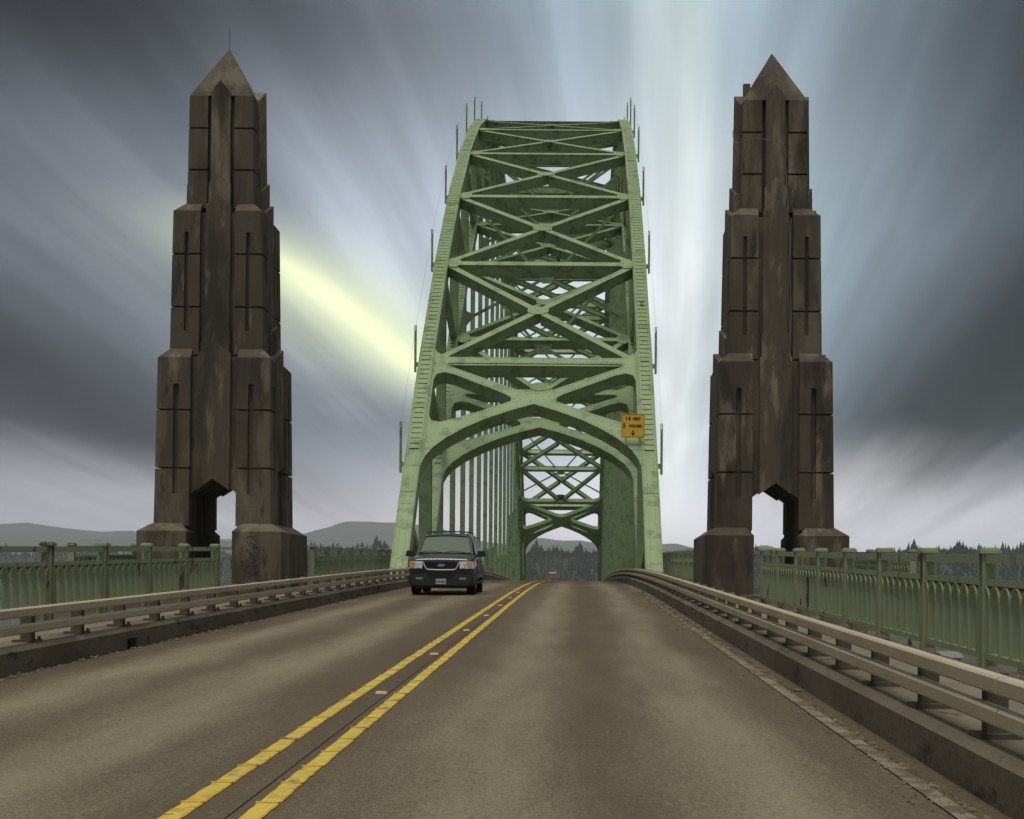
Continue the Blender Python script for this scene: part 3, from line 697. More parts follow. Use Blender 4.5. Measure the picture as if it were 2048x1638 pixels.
# portals: one pierced plate girder each
def arc(c, r, a0, a1, n=5): return [(c[0] + r * math.cos(R(a0 + (a1 - a0) * i / n)), c[1] + r * math.sin(R(a0 + (a1 - a0) * i / n))) for i in range(n + 1)]
def portal(base, t, n, hw, sc, depth, name, sign):
    S = lambda pts: [(x, y * sc) for x, y in pts]
    lower = [(hw, -.35), (hw - .03, .25), (hw - .17, .85), (hw - .42, 1.45), (hw - .95, 2.25), (hw - 1.7, 3.05), (hw - 2.6, 3.8), (hw - 3.6, 4.45), (0, 5.02)]
    left = [(-x, y) for x, y in reversed(lower[:-1])]
    top = [(-hw, 9.75), (-hw + .12, 9.45), (-hw + .35, 9.2), (-hw + .75, 9.02), (hw - .75, 9.02), (hw - .35, 9.2), (hw - .12, 9.45), (hw, 9.75)]
    outer = lower + left + top
    tri = [(-hw + .85, 8.5), (-hw + .66, 8.38), (-hw + .82, 8.18), (-.75, 6.18), (-.3, 6.0), (.3, 6.0), (.75, 6.18), (hw - .82, 8.18), (hw - .66, 8.38), (hw - .85, 8.5)]
    side = [(-hw + .10, 4.05), (-hw + .22, 3.62), (-hw + .62, 3.5), (-hw + 1.3, 3.82), (-hw + 2.3, 4.4), (-1.35, 5.02), (-1.0, 5.28), (-1.02, 5.55), (-1.3, 5.85), (-hw + 1.0, 7.5), (-hw + .55, 7.68), (-hw + .2, 7.5), (-hw + .10, 7.0)]
    side2 = [(-x, y) for x, y in side]
    fn = lambda a, b, q: base + EX * a + t * b - n * q
    p = plate(S(outer), [S(tri), S(side), S(side2)], fn, 'green', name, A, depth)
    riv = MB()
    for lp in (outer, tri, side, side2):
        lp = S(lp); ctr = None; area = sum(lp[i][0] * lp[(i + 1) % len(lp)][1] - lp[(i + 1) % len(lp)][0] * lp[i][1] for i in range(len(lp)))
        io = 1 if lp is not None and area > 0 else -1
        inner = -1 if len(lp) != len(outer) else 1
        for i in range(len(lp)):
            a, b = V((*lp[i], 0)), V((*lp[(i + 1) % len(lp)], 0)); e = b - a
            if e.length < .1: continue
            nr = V((-e.y, e.x, 0)).normalized() * (io * inner) * .09; k = max(1, int(e.length / .15))
            for q in range(k):
                c = a + e * ((q + .5) / k) + nr
                if abs(c.x) > hw - .06: continue
                rivet(riv, base + EX * c.x + t * c.y, t, n, .03, .022)
    tag(part('rivets', riv, 'green', p), kind='stuff')
    return p
for sg in (-1, 1):
    for fn, xs, x1, hw, sc, dp, off in ((tp, -64.85, -59.2, IN - .002, .90, .62, .30), (bp, -53.9, -48.4, RX - .292, .83, .55, .27)):
        a, b = fn(xs, 0), fn(x1, 0); t = (b - a).normalized(); n = V((0, -t.z, t.y)); base = a + n * off
        if sg > 0:
            fl = lambda v: V((v.x, -v.y, v.z)); t = fl(t); n = fl(n); base = V((0, 2 * YC - base.y, base.z))
        portal(base, t, n, hw, sc, dp, 'portal_frame', sg)
# web: verticals, hangers, diagonals, sway frames
for s in (-1, 1):
    X = s * RX
    for k in range(-9, 10):
        x = k * PANEL; Y = YC + x; zt, zb, zd = zt_(x), zb_(x), zr(Y) + .05
        if abs(k) <= 8:
            lo = max(zb, zd); w = .5 if abs(k) == 8 else .40
            if zt - .3 > lo: part('web_vertical', MB().box(X - w / 2, X + w / 2, Y - .2, Y + .2, lo, zt - .3).box(X - w / 2 - .03, X + w / 2 + .03, Y - .24, Y - .205, lo, zt - .3).box(X - w / 2 - .03, X + w / 2 + .03, Y + .205, Y + .24, lo, zt - .3), 'green', A)
        if abs(k) <= 7 and zb - .3 > zd:
            part('hanger', MB().box(X - .115, X + .115, Y - .15, Y + .15, zd, zb - .3).box(X - .14, X + .14, Y - .18, Y - .152, zd, zb - .3).box(X - .14, X + .14, Y + .152, Y + .18, zd, zb - .3), 'green', A)
            part('hanger_foot', MB().box(X - .2, X + .2, Y - .3, Y + .3, zd - .1, zd + .45), 'green', A)
        if k < 9:
            k2 = (k, k + 1) if k < 0 else (k + 1, k)
            a = V((X, YC + k2[0] * PANEL, zt_(k2[0] * PANEL) - .2)); b = V((X, YC + k2[1] * PANEL, zb_(k2[1] * PANEL) + .2))
            part('web_diagonal', MB().beam(a, b, EX, .34, .34, .17), 'green', A)
for k in range(-6, 7):
    x = k * PANEL; Y = YC + x; zt, zb = zt_(x), zb_(x); cz = zb - .3
    for s in (-1, 1):
        e1 = V((s * (RX - .22), Y, zb + (zt - zb) * .62)); e2 = V((s * (RX - .14), Y, max(zb - 2.9, zr(Y) + 3.)))
        part('sway_brace', MB().beam(V((s * .3, Y, cz + .1)), e1, V((0, -1, 0)), .15, .2, .1), 'green', A)
        part('sway_brace', MB().beam(V((s * .3, Y, cz - .15)), e2, V((0, -1, 0)), .15, .2, .1), 'green', A)
        part('gusset_plate', MB().prism([e1 + V((0, -.115, -.55)), e1 + V((-s * .7, -.115, -.28)), e1 + V((0, -.115, .45))], [e1 + V((0, -.14, -.55)), e1 + V((-s * .7, -.14, -.28)), e1 + V((0, -.14, .45))]), 'green', A)
        part('gusset_plate', MB().prism([e2 + V((0, -.19, -.45)), e2 + V((-s * .55, -.19, .25)), e2 + V((0, -.19, .5))], [e2 + V((0, -.21, -.45)), e2 + V((-s * .55, -.21, .25)), e2 + V((0, -.21, .5))]), 'green', A)
    part('gusset_plate', MB().prism([V((x_, Y - .13, z_)) for x_, z_ in ((-.55, cz + .2), (.55, cz + .2), (.3, cz - .4), (-.3, cz - .4))], [V((x_, Y - .155, z_)) for x_, z_ in ((-.55, cz + .2), (.55, cz + .2), (.3, cz - .4), (-.3, cz - .4))]), 'green', A)
# stanchions with forked tips along the outer edges, and their wire
for s in (-1, 1):
    tops = []
    for k in range(-9, 10):
        x = k * PANEL if abs(k) < 9 else (k / 9) * 64.6; b = tp(x, s * (RX + .5), .2); h = 1.75
        mb = MB().box(b.x - .05, b.x + .05, b.y - .07, b.y + .07, b.z - .4, b.z + h - .25)
        mb.box(b.x - .05, b.x - .02, b.y - .07, b.y + .07, b.z + h - .25, b.z + h).box(b.x + .02, b.x + .05, b.y - .07, b.y + .07, b.z + h - .25, b.z + h)
        mb.box(b.x - .22 if s > 0 else b.x, b.x if s > 0 else b.x + .22, b.y - .06, b.y + .06, b.z - .15, b.z + .05)
        part('stanchion', mb, 'green', A); tops.append(V((b.x, b.y, b.z + h - .12)))
    part('hand_cable', MB().tube(tops, .004, 4), 'wire', A)
# warning lamp on one rib
c = tp(-55.2, RX, .42); l = part('warning_lamp', MB().tube([c, c + V((0, -.1, .12))], .1, 8).tube([c + V((0, -.1, .12)), c + V((0, -.14, .17))], .09, 8, .02), 'lamp', A)

# ------------------------------------------------------------------ clearance sign
S_Y = 63.95; sp_ = pix(1263.5, 850.5, S_Y)
sg_ = root('clearance_sign', sp_ - V((0, 0, .5)), 'amber height clearance sign reading 14 feet 5 inches on the arch portal', 'sign')
def rrect(w, h, r): return [(sx * (w - r) + r * math.cos(R(a)), sy * (h - r) + r * math.sin(R(a))) for sx, sy, a0 in ((1, 1, 0), (-1, 1, 90), (-1, -1, 180), (1, -1, 270)) for a in (a0, a0 + 30, a0 + 60, a0 + 90)]
def flat(pts, y, th): return MB().prism([sp_ + V((x, y, z)) for x, z in pts], [sp_ + V((x, y + th, z)) for x, z in pts])
part('panel', flat(rrect(.5, .51, .05), 0, .02), 'sign', sg_)
ou, inn_ = rrect(.475, .485, .045), rrect(.46, .47, .04)
plate(ou, [inn_], lambda a, b, q: sp_ + V((a, -.006 + q, b)), 'black', 'border', sg_, .003)
part('arrow', flat([(-.03, -.2), (.03, -.2), (.03, -.32), (.1, -.32), (0, -.43), (-.1, -.32), (-.03, -.32)], -.007, .004), 'black', sg_)
for body, sz, x, z, nm in (('14', .25, -.22, .30, 'lettering'), ('FEET', .165, .16, .285, 'lettering'), ('5', .25, -.37, .0, 'lettering'), ('INCHES', .155, .10, -.015, 'lettering')):
    o = link(nm, text_mesh(body, sz, nm, 0, .006), 'black', sg_, (x, -.008, .5 + z)); o.rotation_euler.x = R(90)
for x in (-.3, .3): part('bracket', MB().beam(sp_ + V((x, .02, -.3)), sp_ + V((x, .55, -.35)), ZUP, .05, .05), 'green', sg_)

# ------------------------------------------------------------------ the car
CX, CY = -2.0, 43.9
car = root('car', (CX, CY, zr(CY)), 'dark navy full-size sport utility vehicle driving towards us in the oncoming lane', 'car')
car.rotation_euler.x = tilt(CY + 2.4); car.scale = (.965, 1, .985)
def cpart(name, mb, m, parent=None, smooth=False):
    o = link(name, mb.mesh(name, (0, 0, 0), smooth), m, parent or car)
    return o
def loft(secs, n_half, front=True):
    """secs: list of (y, [(x,z) half outline from bottom centre to top centre])"""
    mb = MB(); vs = []; n = 2 * n_half
    for y, hf in secs:
        ring = [(x, y, z) for x, z in hf] + [(-x, y, z) for x, z in reversed(hf)]
        vs += ring
    fs = [(i * n + k, i * n + (k + 1) % n, (i + 1) * n + (k + 1) % n, (i + 1) * n + k) for i in range(len(secs) - 1) for k in range(n)]
    if front: fs += [tuple(range(n))]
    fs += [tuple(range((len(secs) - 1) * n, len(secs) * n))]
    return mb.add(vs, fs)
def lower(y, w, zb, zsh, zc, lift=0):
    return (y, [(.02, zb), (w * .8, zb), (w * .96, zb + .08), (w, zb + .3), (w * .995, .80), (w * .97, zsh - .05), (w * .92, zsh), (w * .78, zc - .012), (w * .4, zc), (.02, zc + .004)])
body = cpart('body', loft([lower(.02, .93, .62, .99, 1.02), lower(.045, .96, .5, 1.055, 1.095), lower(.14, .98, .43, 1.085, 1.12), lower(.3, .99, .4, 1.115, 1.15), lower(.75, 1., .38, 1.155, 1.205), lower(1.25, 1., .36, 1.185, 1.262), lower(1.6, 1., .36, 1.2, 1.265),
                     lower(3., 1., .36, 1.19, 1.21), lower(4.6, 1., .38, 1.19, 1.21), lower(5.1, .97, .45, 1.17, 1.19), lower(5.2, .93, .5, 1.14, 1.16)], 10), 'paint_navy', smooth=True)
# greenhouse pillars + roof
def gh(y, wb, wt, zb, zt_c): return (y, [(.02, zb), (wb, zb), (wt + .02, zt_c - .09), (wt - .05, zt_c - .02), (wt * .6, zt_c + .012), (.02, zt_c + .018)])
cpart('roof', loft([gh(1.97, .91, .745, 1.195, 1.785), gh(2.02, .91, .735, 1.195, 1.80), gh(2.3, .91, .73, 1.195, 1.845), gh(3.4, .91, .73, 1.195, 1.865), gh(4.7, .90, .72, 1.195, 1.85), gh(5.08, .88, .74, 1.195, 1.65), gh(5.15, .87, .8, 1.195, 1.35)], 6, False), 'paint_navy')
def quad(name, p, m, th=.012, parent=None):
    p = [V(q) for q in p]; n = (p[1] - p[0]).cross(p[2] - p[0]).normalized()
    return cpart(name, MB().prism(p, [q + n * th for q in p]), m, parent)
# windshield: slightly bowed, standing proud of the greenhouse face
mb = MB(); ny = 5; nx = 9; vs = []
for j in range(ny):
    f = j / (ny - 1); zz = 1.275 + (1.785 - 1.275) * f; yy = 1.36 + (2.02 - 1.36) * (zz - 1.30 + .09) / (.5) * .98
    hw = .83 + (.695 - .83) * f
    for i in range(nx):
        u = -1 + 2 * i / (nx - 1); vs.append((u * hw, yy - .11 + .05 * u * u, zz))
mb.add(vs, [(j * nx + i, j * nx + i + 1, (j + 1) * nx + i + 1, (j + 1) * nx + i) for j in range(ny - 1) for i in range(nx - 1)])
ws = cpart('windshield', mb, 'windshield', smooth=True)
for s in (-1, 1):
    # A pillars
    cpart('pillar', MB().beam((s * .86, 1.25, 1.2), (s * .715, 2.0, 1.80), (0, -1, .9), .07, .09, .02), 'paint_navy')
    for y0, y1, tt in ((1.55, 2.75, .5), (2.86, 3.75, 0), (3.86, 4.85, 0)):
        quad('side_window', [(s * .918, y0, 1.23), (s * .918, y1, 1.23), (s * .775, y1, 1.72), (s * .775, y0 + tt, 1.72)] if s > 0 else [(s * .918, y1, 1.23), (s * .918, y0, 1.23), (s * .775, y0 + tt, 1.72), (s * .775, y1, 1.72)], 'sideglass', .012)
    for y0, y1 in ((1.55, 2.8), (2.82, 3.8)):
        d = cpart('door', MB().box(min(s * .992, s * 1.006), max(s * .992, s * 1.006), y0 + .01, y1 - .01, .50, 1.09), 'paint_navy'); cpart('door_handle', MB().box(min(s * 1.0065, s * 1.03), max(s * 1.0065, s * 1.03), y1 - .22, y1 - .04, .98, 1.01), 'black_plastic', d)
    cpart('side_moulding', MB().box(min(s * 1.0062, s * 1.02), max(s * 1.0062, s * 1.02), 1.6, 3.75, .62, .70), 'grey_plastic')
    cpart('running_board', MB().box(min(s * .86, s * 1.02), max(s * .86, s * 1.02), 1.45, 3.7, .33, .39), 'grey_plastic')
    # headlamps wrap round the corner
    hl = cpart('headlight', MB().prism([(s * .57, -.045, .80), (s * .965, -.01, .80), (s * .99, .22, .82), (s * .62, .2, .8)], [(s * .56, -.025, 1.01), (s * .94, .01, 1.01), (s * .965, .24, 1.0), (s * .6, .22, 1.0)]), 'lens')
    cpart('turn_signal', MB().prism([(s * .81, -.035, .84), (s * .955, -.02, .84), (s * .955, .05, .84), (s * .81, .04, .84)], [(s * .78, -.02, .995), (s * .935, .0, .995), (s * .935, .07, .995), (s * .78, .06, .995)]), 'amber', hl)
    for zc, xc in ((.855, .68), (.94, .70)):
        cpart('reflector', MB().tube([(s * xc, -.052, zc), (s * xc, .06, zc)], .045, 10), 'chrome', hl)
    cpart('fog_lamp', MB().box(min(s * .55, s * .76), max(s * .55, s * .76), -.062, .0, .475, .535), 'fog')
    # mirror: stalk and shell
    mr = cpart('mirror', MB().prism([(s * .99, 1.52, 1.14), (s * 1.26, 1.50, 1.15), (s * 1.27, 1.66, 1.16), (s * .99, 1.66, 1.15)], [(s * 1.0, 1.54, 1.32), (s * 1.22, 1.52, 1.335), (s * 1.23, 1.66, 1.33), (s * 1.0, 1.66, 1.32)]), 'black_plastic')
    cpart('mirror_stalk', MB().box(min(s * .9, s * 1.0), max(s * .9, s * 1.0), 1.56, 1.66, 1.15, 1.21), 'black_plastic', mr)
    # wheels
    for yw in (.98, 4.02):
        ring = [(math.cos(2 * math.pi * k / 24), math.sin(2 * math.pi * k / 24)) for k in range(24)]
        def disc(r0, r1, xa, xb): return MB().prism([(s * xa, yw + c * r0, .385 + q * r0) for c, q in ring], [(s * xb, yw + c * r1, .385 + q * r1) for c, q in ring])
        mb = disc(.35, .385, .715, .745); mb2 = disc(.385, .385, .745, .955); mb3 = disc(.385, .35, .955, .985); 
        for e in (mb2, mb3): mb.add(e.v, e.f)
        wh = cpart('wheel', MB().prism([(s * .72, yw + c * .2, .385 + q * .2) for c, q in ring], [(s * .99, yw + c * .2, .385 + q * .2) for c, q in ring]), 'alloy')
        cpart('tyre', mb, 'tyre', wh)
        for k in range(5):
            a = 2 * math.pi * k / 5; cpart('spoke', MB().beam((s * .992, yw, .385), (s * .992, yw + .22 * math.cos(a), .385 + .22 * math.sin(a)), (s, 0, 0), .06, .02), 'alloy', wh)
        cpart('wheel_arch', MB().prism([(s * .99, yw + c * .45, .42 + max(q, -.2) * .45) for c, q in ring], [(s * 1.004, yw + c * .45, .42 + max(q, -.2) * .45) for c, q in ring]), 'black_plastic')
    # roof rack rails
    cpart('roof_rail', MB().tube([(s * .62, 2.35, 1.86), (s * .63, 2.5, 1.925), (s * .63, 4.5, 1.925), (s * .62, 4.7, 1.86)], .02, 6), 'black_plastic')
    cpart('wiper', MB().tube([(.0, 1.19, 1.285), (.2, 1.21, 1.325), (.62, 1.22, 1.285)] if s > 0 else [(-.74, 1.2, 1.285), (-.5, 1.21, 1.325), (-.08, 1.19, 1.285)], .014, 5), 'black_plastic', ws)
for y in (2.7, 4.3): cpart('crossbar', MB().tube([(-.63, y, 1.925), (0, y, 1.95), (.63, y, 1.925)], .016, 6), 'black_plastic')
# bumper in two tones, valance, grille
cpart('bumper', loft([(-.06, [(.02, .30), (.80, .30), (.90, .36), (.92, .5), (.90, .60), (.6, .615), (.02, .615)]), (.0, [(.02, .27), (.88, .27), (.97, .34), (.99, .5), (.97, .615), (.6, .63), (.02, .63)]), (.35, [(.02, .27), (.9, .27), (1.0, .34), (1.01, .5), (1.005, .615), (.6, .63), (.02, .63)])], 7), 'grey_plastic')
cpart('bumper_cover', loft([(-.015, [(.02, .632), (.85, .632), (.92, .65), (.93, .70), (.91, .77), (.6, .785), (.02, .785)]), (.3, [(.02, .632), (.95, .632), (1.0, .65), (1.0, .7), (.99, .77), (.6, .785), (.02, .785)])], 7), 'paint_navy')
cpart('air_intake', MB().prism([(-.34, -.068, .5), (.34, -.068, .5), (.34, -.02, .5), (-.34, -.02, .5)], [(-.44, -.068, .635), (.44, -.068, .635), (.44, -.02, .635), (-.44, -.02, .635)]), 'black_plastic')
cpart('valance', MB().box(-.78, .78, .05, .4, .21, .30), 'black_plastic')
gr = cpart('grille', MB().prism([(-.40, -.012, .775), (.40, -.012, .775), (.40, .05, .775), (-.40, .05, .775)], [(-.53, .0, 1.0), (.53, .0, 1.0), (.53, .05, 1.0), (-.53, .05, 1.0)]), 'black_plastic')
for i in range(6): 
    z = .80 + .034 * i; w = .405 + (z - .775) * .55; cpart('grille_bar', MB().box(-w, w, -.02, .0, z, z + .008), 'grey_plastic', gr)
path = [(-.545, .99), (-.50, .87), (-.455, .80), (-.40, .765), (0, .755), (.40, .765), (.455, .80), (.50, .87), (.545, .99)]
cpart('grille_surround', MB().tube([(x, -.018, z) for x, z in path], .021, 8), 'chrome', gr)
em = [(math.cos(2 * math.pi * k / 20), math.sin(2 * math.pi * k / 20)) for k in range(20)]
eb = cpart('emblem', MB().prism([(c * .105, -.032, .893 + s_ * .042) for c, s_ in em], [(c * .105, -.02, .893 + s_ * .042) for c, s_ in em]), 'chrome', gr)
cpart('emblem_field', MB().prism([(c * .09, -.0345, .893 + s_ * .031) for c, s_ in em], [(c * .09, -.0325, .893 + s_ * .031) for c, s_ in em]), 'paint_navy', gr)
o = link('emblem_script', text_mesh('Ford', .062, 'emblem_script', .25), 'chrome', gr, (0, -.037, .893)); o.rotation_euler.x = R(90)
pl = cpart('number_plate', MB().box(-.155, .155, -.082, -.07, .335, .495), 'plate')
o = link('plate_text', text_mesh('547 BRC', .075, 'plate_text', 0, .002), 'plate_ink', pl, (0, -.084, .41)); o.rotation_euler.x = R(90)
cpart('cowl', MB().box(-.8, .8, 1.16, 1.32, 1.2, 1.268), 'black_plastic')
for x in (-.42, .42):
    st = cpart('seat', MB().prism([(x - .25, 2.62, .75), (x + .25, 2.62, .75), (x + .25, 2.75, .75), (x - .25, 2.75, .75)], [(x - .22, 2.72, 1.38), (x + .22, 2.72, 1.38), (x + .22, 2.82, 1.38), (x - .22, 2.82, 1.38)]), 'seat')
    cpart('headrest', MB().box(x - .12, x + .12, 2.72, 2.80, 1.42, 1.58), 'seat', st)
cpart('steering_wheel', MB().tube([(.42 + .19 * math.cos(a * .524), 1.98 - .08 * math.sin(a * .524), 1.15 + .17 * math.sin(a * .524)) for a in range(13)], .015, 5), 'black_plastic')
# driver, dim behind the glass
def person():
    me = bpy.data.meshes.new('person'); ox, oy, oz = .42, 0, 0
    J = [(0, 2.45, .72, .15), (0, 2.5, 1.0, .16), (0, 2.5, 1.22, .15), (0, 2.47, 1.34, .06), (0, 2.42, 1.43, .085), (0, 2.41, 1.53, .095), (0, 2.43, 1.60, .06),
         (.2, 2.47, 1.22, .07), (.27, 2.28, 1.02, .05), (.17, 2.0, 1.2, .032), (.15, 1.94, 1.24, .035), (-.2, 2.47, 1.22, .07), (-.27, 2.28, 1.02, .05), (-.17, 2.0, 1.2, .032), (-.15, 1.94, 1.24, .035),
         (.12, 2.05, .74, .09), (-.12, 2.05, .74, .09), (.12, 1.75, .45, .06), (-.12, 1.75, .45, .06)]
    E = [(0, 1), (1, 2), (2, 3), (3, 4), (4, 5), (5, 6), (2, 7), (7, 8), (8, 9), (9, 10), (2, 11), (11, 12), (12, 13), (13, 14), (0, 15), (0, 16), (15, 17), (16, 18)]
    me.from_pydata([(x + ox, y, z) for x, y, z, r in J], E, [])
    t = bpy.data.objects.new('tmp_person', me); COL.objects.link(t); t.modifiers.new('s', 'SKIN'); sb = t.modifiers.new('u', 'SUBSURF'); sb.levels = 1; sb.render_levels = 1
    for i, (x, y, z, r) in enumerate(J): me.skin_vertices[0].data[i].radius = (r, r * .85); 
    me.skin_vertices[0].data[0].use_root = True
    bpy.context.view_layer.update()
    m2 = bpy.data.meshes.new_from_object(t.evaluated_get(bpy.context.evaluated_depsgraph_get())); bpy.data.objects.remove(t)
    m2.materials.clear(); m2.materials.append(M['shirt']); m2.materials.append(M['skin'])
    for p in m2.polygons:
        p.use_smooth = True
        c = p.center
        if c.z > 1.33 or (c.y < 2.1 and c.z > 1.05): p.material_index = 1
    return m2
pm = person()
dr = tag(bpy.data.objects.new('person', pm), 'driver in a dark shirt behind the windshield, hands on the wheel', 'person'); COL.objects.link(dr)
dr.matrix_world = Matrix.Translation((CX, CY, zr(CY))) @ Matrix.Rotation(car.rotation_euler.x, 4, 'X') @ Matrix.Diagonal((.965, 1, .985, 1))
hair = MB(); 
for j in range(4):
    pass
hb = bmesh.new(); bmesh.ops.create_icosphere(hb, subdivisions=2, radius=.104); hm = bpy.data.meshes.new('hair')
for v in hb.verts: v.co = V((v.co.x * .93 + .42, v.co.y * .95 + 2.445, max(v.co.z, -.02) + 1.555))
hb.to_mesh(hm); hb.free(); link('hair', hm, 'black_plastic', dr)

# ------------------------------------------------------------------ land, water, hills
WZ = -42.0
tag(part('bay_water', MB().add([(-14500, -800, WZ), (14500, -800, WZ), (14500, 13500, WZ), (-14500, 13500, WZ)], [(0, 1, 2, 3)]), 'water'), 'pale grey bay water below the bridge', None, None, 'structure')
def lerp_prof(prof, px):
    if px <= prof[0][0]: return prof[0][1]
    for (a, b), (c, d) in zip(prof, prof[1:]):
        if px <= c: return b + (d - b) * (px - a) / (c - a)
    return prof[-1][1]
def hills(name, prof, D, front, back, step, amp, m, label, base=WZ - 3):
    """a ridge whose skyline stands at distance D; slopes run down to the shore in front and behind"""
    random.seed(int(D)); rows = 8; cols = []; p0, p1 = prof[0][0], prof[-1][0]; n = int((p1 - p0) / step)
    ph = [random.uniform(0, 6.28) for _ in range(8)]
    def wob(x, y): return sum(math.sin(x / w + ph[i] + y / (w * .7)) * w for i, w in enumerate((29., 61., 130.))) / 200.
    mb = MB(); H = {}
    fr = [-1., -.86, -.62, -.38, -.16, 0., .4, 1.]
    for i in range(n + 1):
        px = p0 + (p1 - p0) * i / n; top = pix(px, lerp_prof(prof, px), D)
        for j, f in enumerate(fr):
            y = D + (f * front if f < 0 else f * back); k = 1 - abs(f) ** 1.5
            z = base + (top.z - base) * k + (wob(top.x, y) * amp * k * (0.15 if f == 0 else 1))
            x = CAMX + (top.x - CAMX) * (y / D if f < 0 else 1)
            mb.v.append((x, y, z)); H[i, j] = (x, y, z)
    r = len(fr)
    mb.f = [(i * r + j, (i + 1) * r + j, (i + 1) * r + j + 1, i * r + j + 1) for i in range(n) for j in range(r - 1)]
    o = tag(part(name, mb, m, smooth=True), label, None, None, 'structure')
    return H, n, fr
FAR = [(-2600, 1085), (-1600, 1070), (-700, 1062), (-250, 1066), (-60, 1060), (0, 1056), (50, 1054), (80, 1058), (130, 1065), (200, 1071), (260, 1068), (330, 1076), (430, 1084), (520, 1086), (590, 1077), (622, 1067), (650, 1061), (675, 1051), (695, 1046), (735, 1047), (760, 1049), (800, 1048), (850, 1053), (885, 1060), (920, 1072), (960, 1084),
       (1010, 1090), (1050, 1081), (1080, 1077), (1120, 1081), (1160, 1080), (1195, 1086), (1240, 1089), (1330, 1087), (1350, 1086), (1378, 1093), (1440, 1100), (1495, 1100), (1515, 1092), (1540, 1091), (1570, 1097), (1640, 1102), (1760, 1104), (2048, 1108), (2500, 1095), (3600, 1085)]
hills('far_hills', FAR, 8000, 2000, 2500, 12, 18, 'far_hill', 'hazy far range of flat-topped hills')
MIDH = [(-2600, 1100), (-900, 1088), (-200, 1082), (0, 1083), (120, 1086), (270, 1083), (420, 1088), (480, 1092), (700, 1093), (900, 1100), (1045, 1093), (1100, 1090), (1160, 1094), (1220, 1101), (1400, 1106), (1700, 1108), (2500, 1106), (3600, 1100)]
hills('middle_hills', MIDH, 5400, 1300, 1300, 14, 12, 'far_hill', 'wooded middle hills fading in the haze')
NEAR = [(-2600, 1112), (-800, 1118), (-200, 1119), (0, 1120), (60, 1124), (140, 1118), (270, 1117), (430, 1119), (520, 1117), (600, 1115), (640, 1111), (680, 1109), (745, 1101), (790, 1105), (850, 1113), (920, 1118), (1000, 1118), (1045, 1112), (1100, 1107), (1150, 1109), (1195, 1112), (1260, 1113), (1330, 1118), (1390, 1117), (1500, 1115), (1600, 1115), (1720, 1116), (1760, 1111), (1820, 1104), (1900, 1101), (1990, 1099), (2048, 1100), (2300, 1092), (3000, 1085), (3600, 1085)]
NL = [p for p in NEAR if p[0] <= 600]; NR = [p for p in NEAR if p[0] >= 520]
HL = hills('shore_hills', NL, 3200, 560, 900, 9, 5, 'forest_floor', 'low dark wooded shore beyond the bay water')
HR = hills('near_hills', NR, 2000, 450, 900, 9, 5, 'forest_floor', 'dark wooded hills straight ahead across the bay')
# conifers covering the near hills (a far-off wood that reads as one mass)
def forest(Hs, prof, px0, px1, k1, k2, sc, sd_):
    HN, nN, frN = Hs; random.seed(sd_); mb = MB(); r = len(frN)
    def tree(p, h, w):
        x, y, z = p; n = 5; a0 = random.uniform(0, 6.3); lean = random.uniform(-.05, .05) * h
        for z0, z1, ww in random.choice((((.08, .72, 1.), (.42, 1.0, .62)), ((.1, .6, 1.1), (.3, .86, .8), (.55, 1.0, .45)), ((.05, .8, .9), (.3, .95, .8)))):
            k = len(mb.v)
            for q in range(n):
                a = a0 + 2 * math.pi * q / n; rr = w * ww * random.uniform(.6, 1.3); mb.v.append((x + rr * math.cos(a), y + rr * math.sin(a), z + h * z0 * random.uniform(.6, 1.3)))
            mb.v.append((x + lean, y, z + h * z1)); mb.f += [(k + q, k + (q + 1) % n, k + n) for q in range(n)]
    def at(u, f):
        i = min(int(u), nN - 1); fu = u - i
        j = max(k for k in range(r - 1) if frN[k] <= f + 1e-9); ff = (f - frN[j]) / (frN[j + 1] - frN[j])
        g = lambda c: (HN[i, j][c] * (1 - fu) + HN[i + 1, j][c] * fu) * (1 - ff) + (HN[i, j + 1][c] * (1 - fu) + HN[i + 1, j + 1][c] * fu) * ff
        return g(0), g(1), g(2) - 1
    p0, p1 = prof[0][0], prof[-1][0]
    lo, hi = max(0, (px0 - p0) / (p1 - p0) * nN), min(nN - .01, (px1 - p0) / (p1 - p0) * nN)
    for _ in range(k1):
        u = random.uniform(lo, hi); clump = .7 + .6 * (math.sin(u * .9) * math.sin(u * .37 + 1) + .3); h = random.choice((5.5, 7, 8.5, 9.5, 10.5, 12, 14.5)) * max(.45, clump) * random.uniform(.8, 1.2) * sc
        tree(at(u, random.uniform(-.06, .03)), h, h * random.uniform(.16, .32))
    for _ in range(k2):
        u = random.uniform(lo, hi); h = random.uniform(5.5, 11) * sc; tree(at(u, random.uniform(-.97, -.03)), h, h * random.uniform(.2, .32))
    return mb
tag(part('conifer_forest', forest(HR, NR, 560, 3500, 3400, 15000, 1.0, 5), 'conifer'), 'dense dark conifer wood on the hills straight ahead', 'forest', None, 'stuff')
tag(part('shore_forest', forest(HL, NL, -1100, 600, 1500, 5200, 1.45, 6), 'conifer'), 'low dark wood along the shore beyond the bay water', 'forest', None, 'stuff')
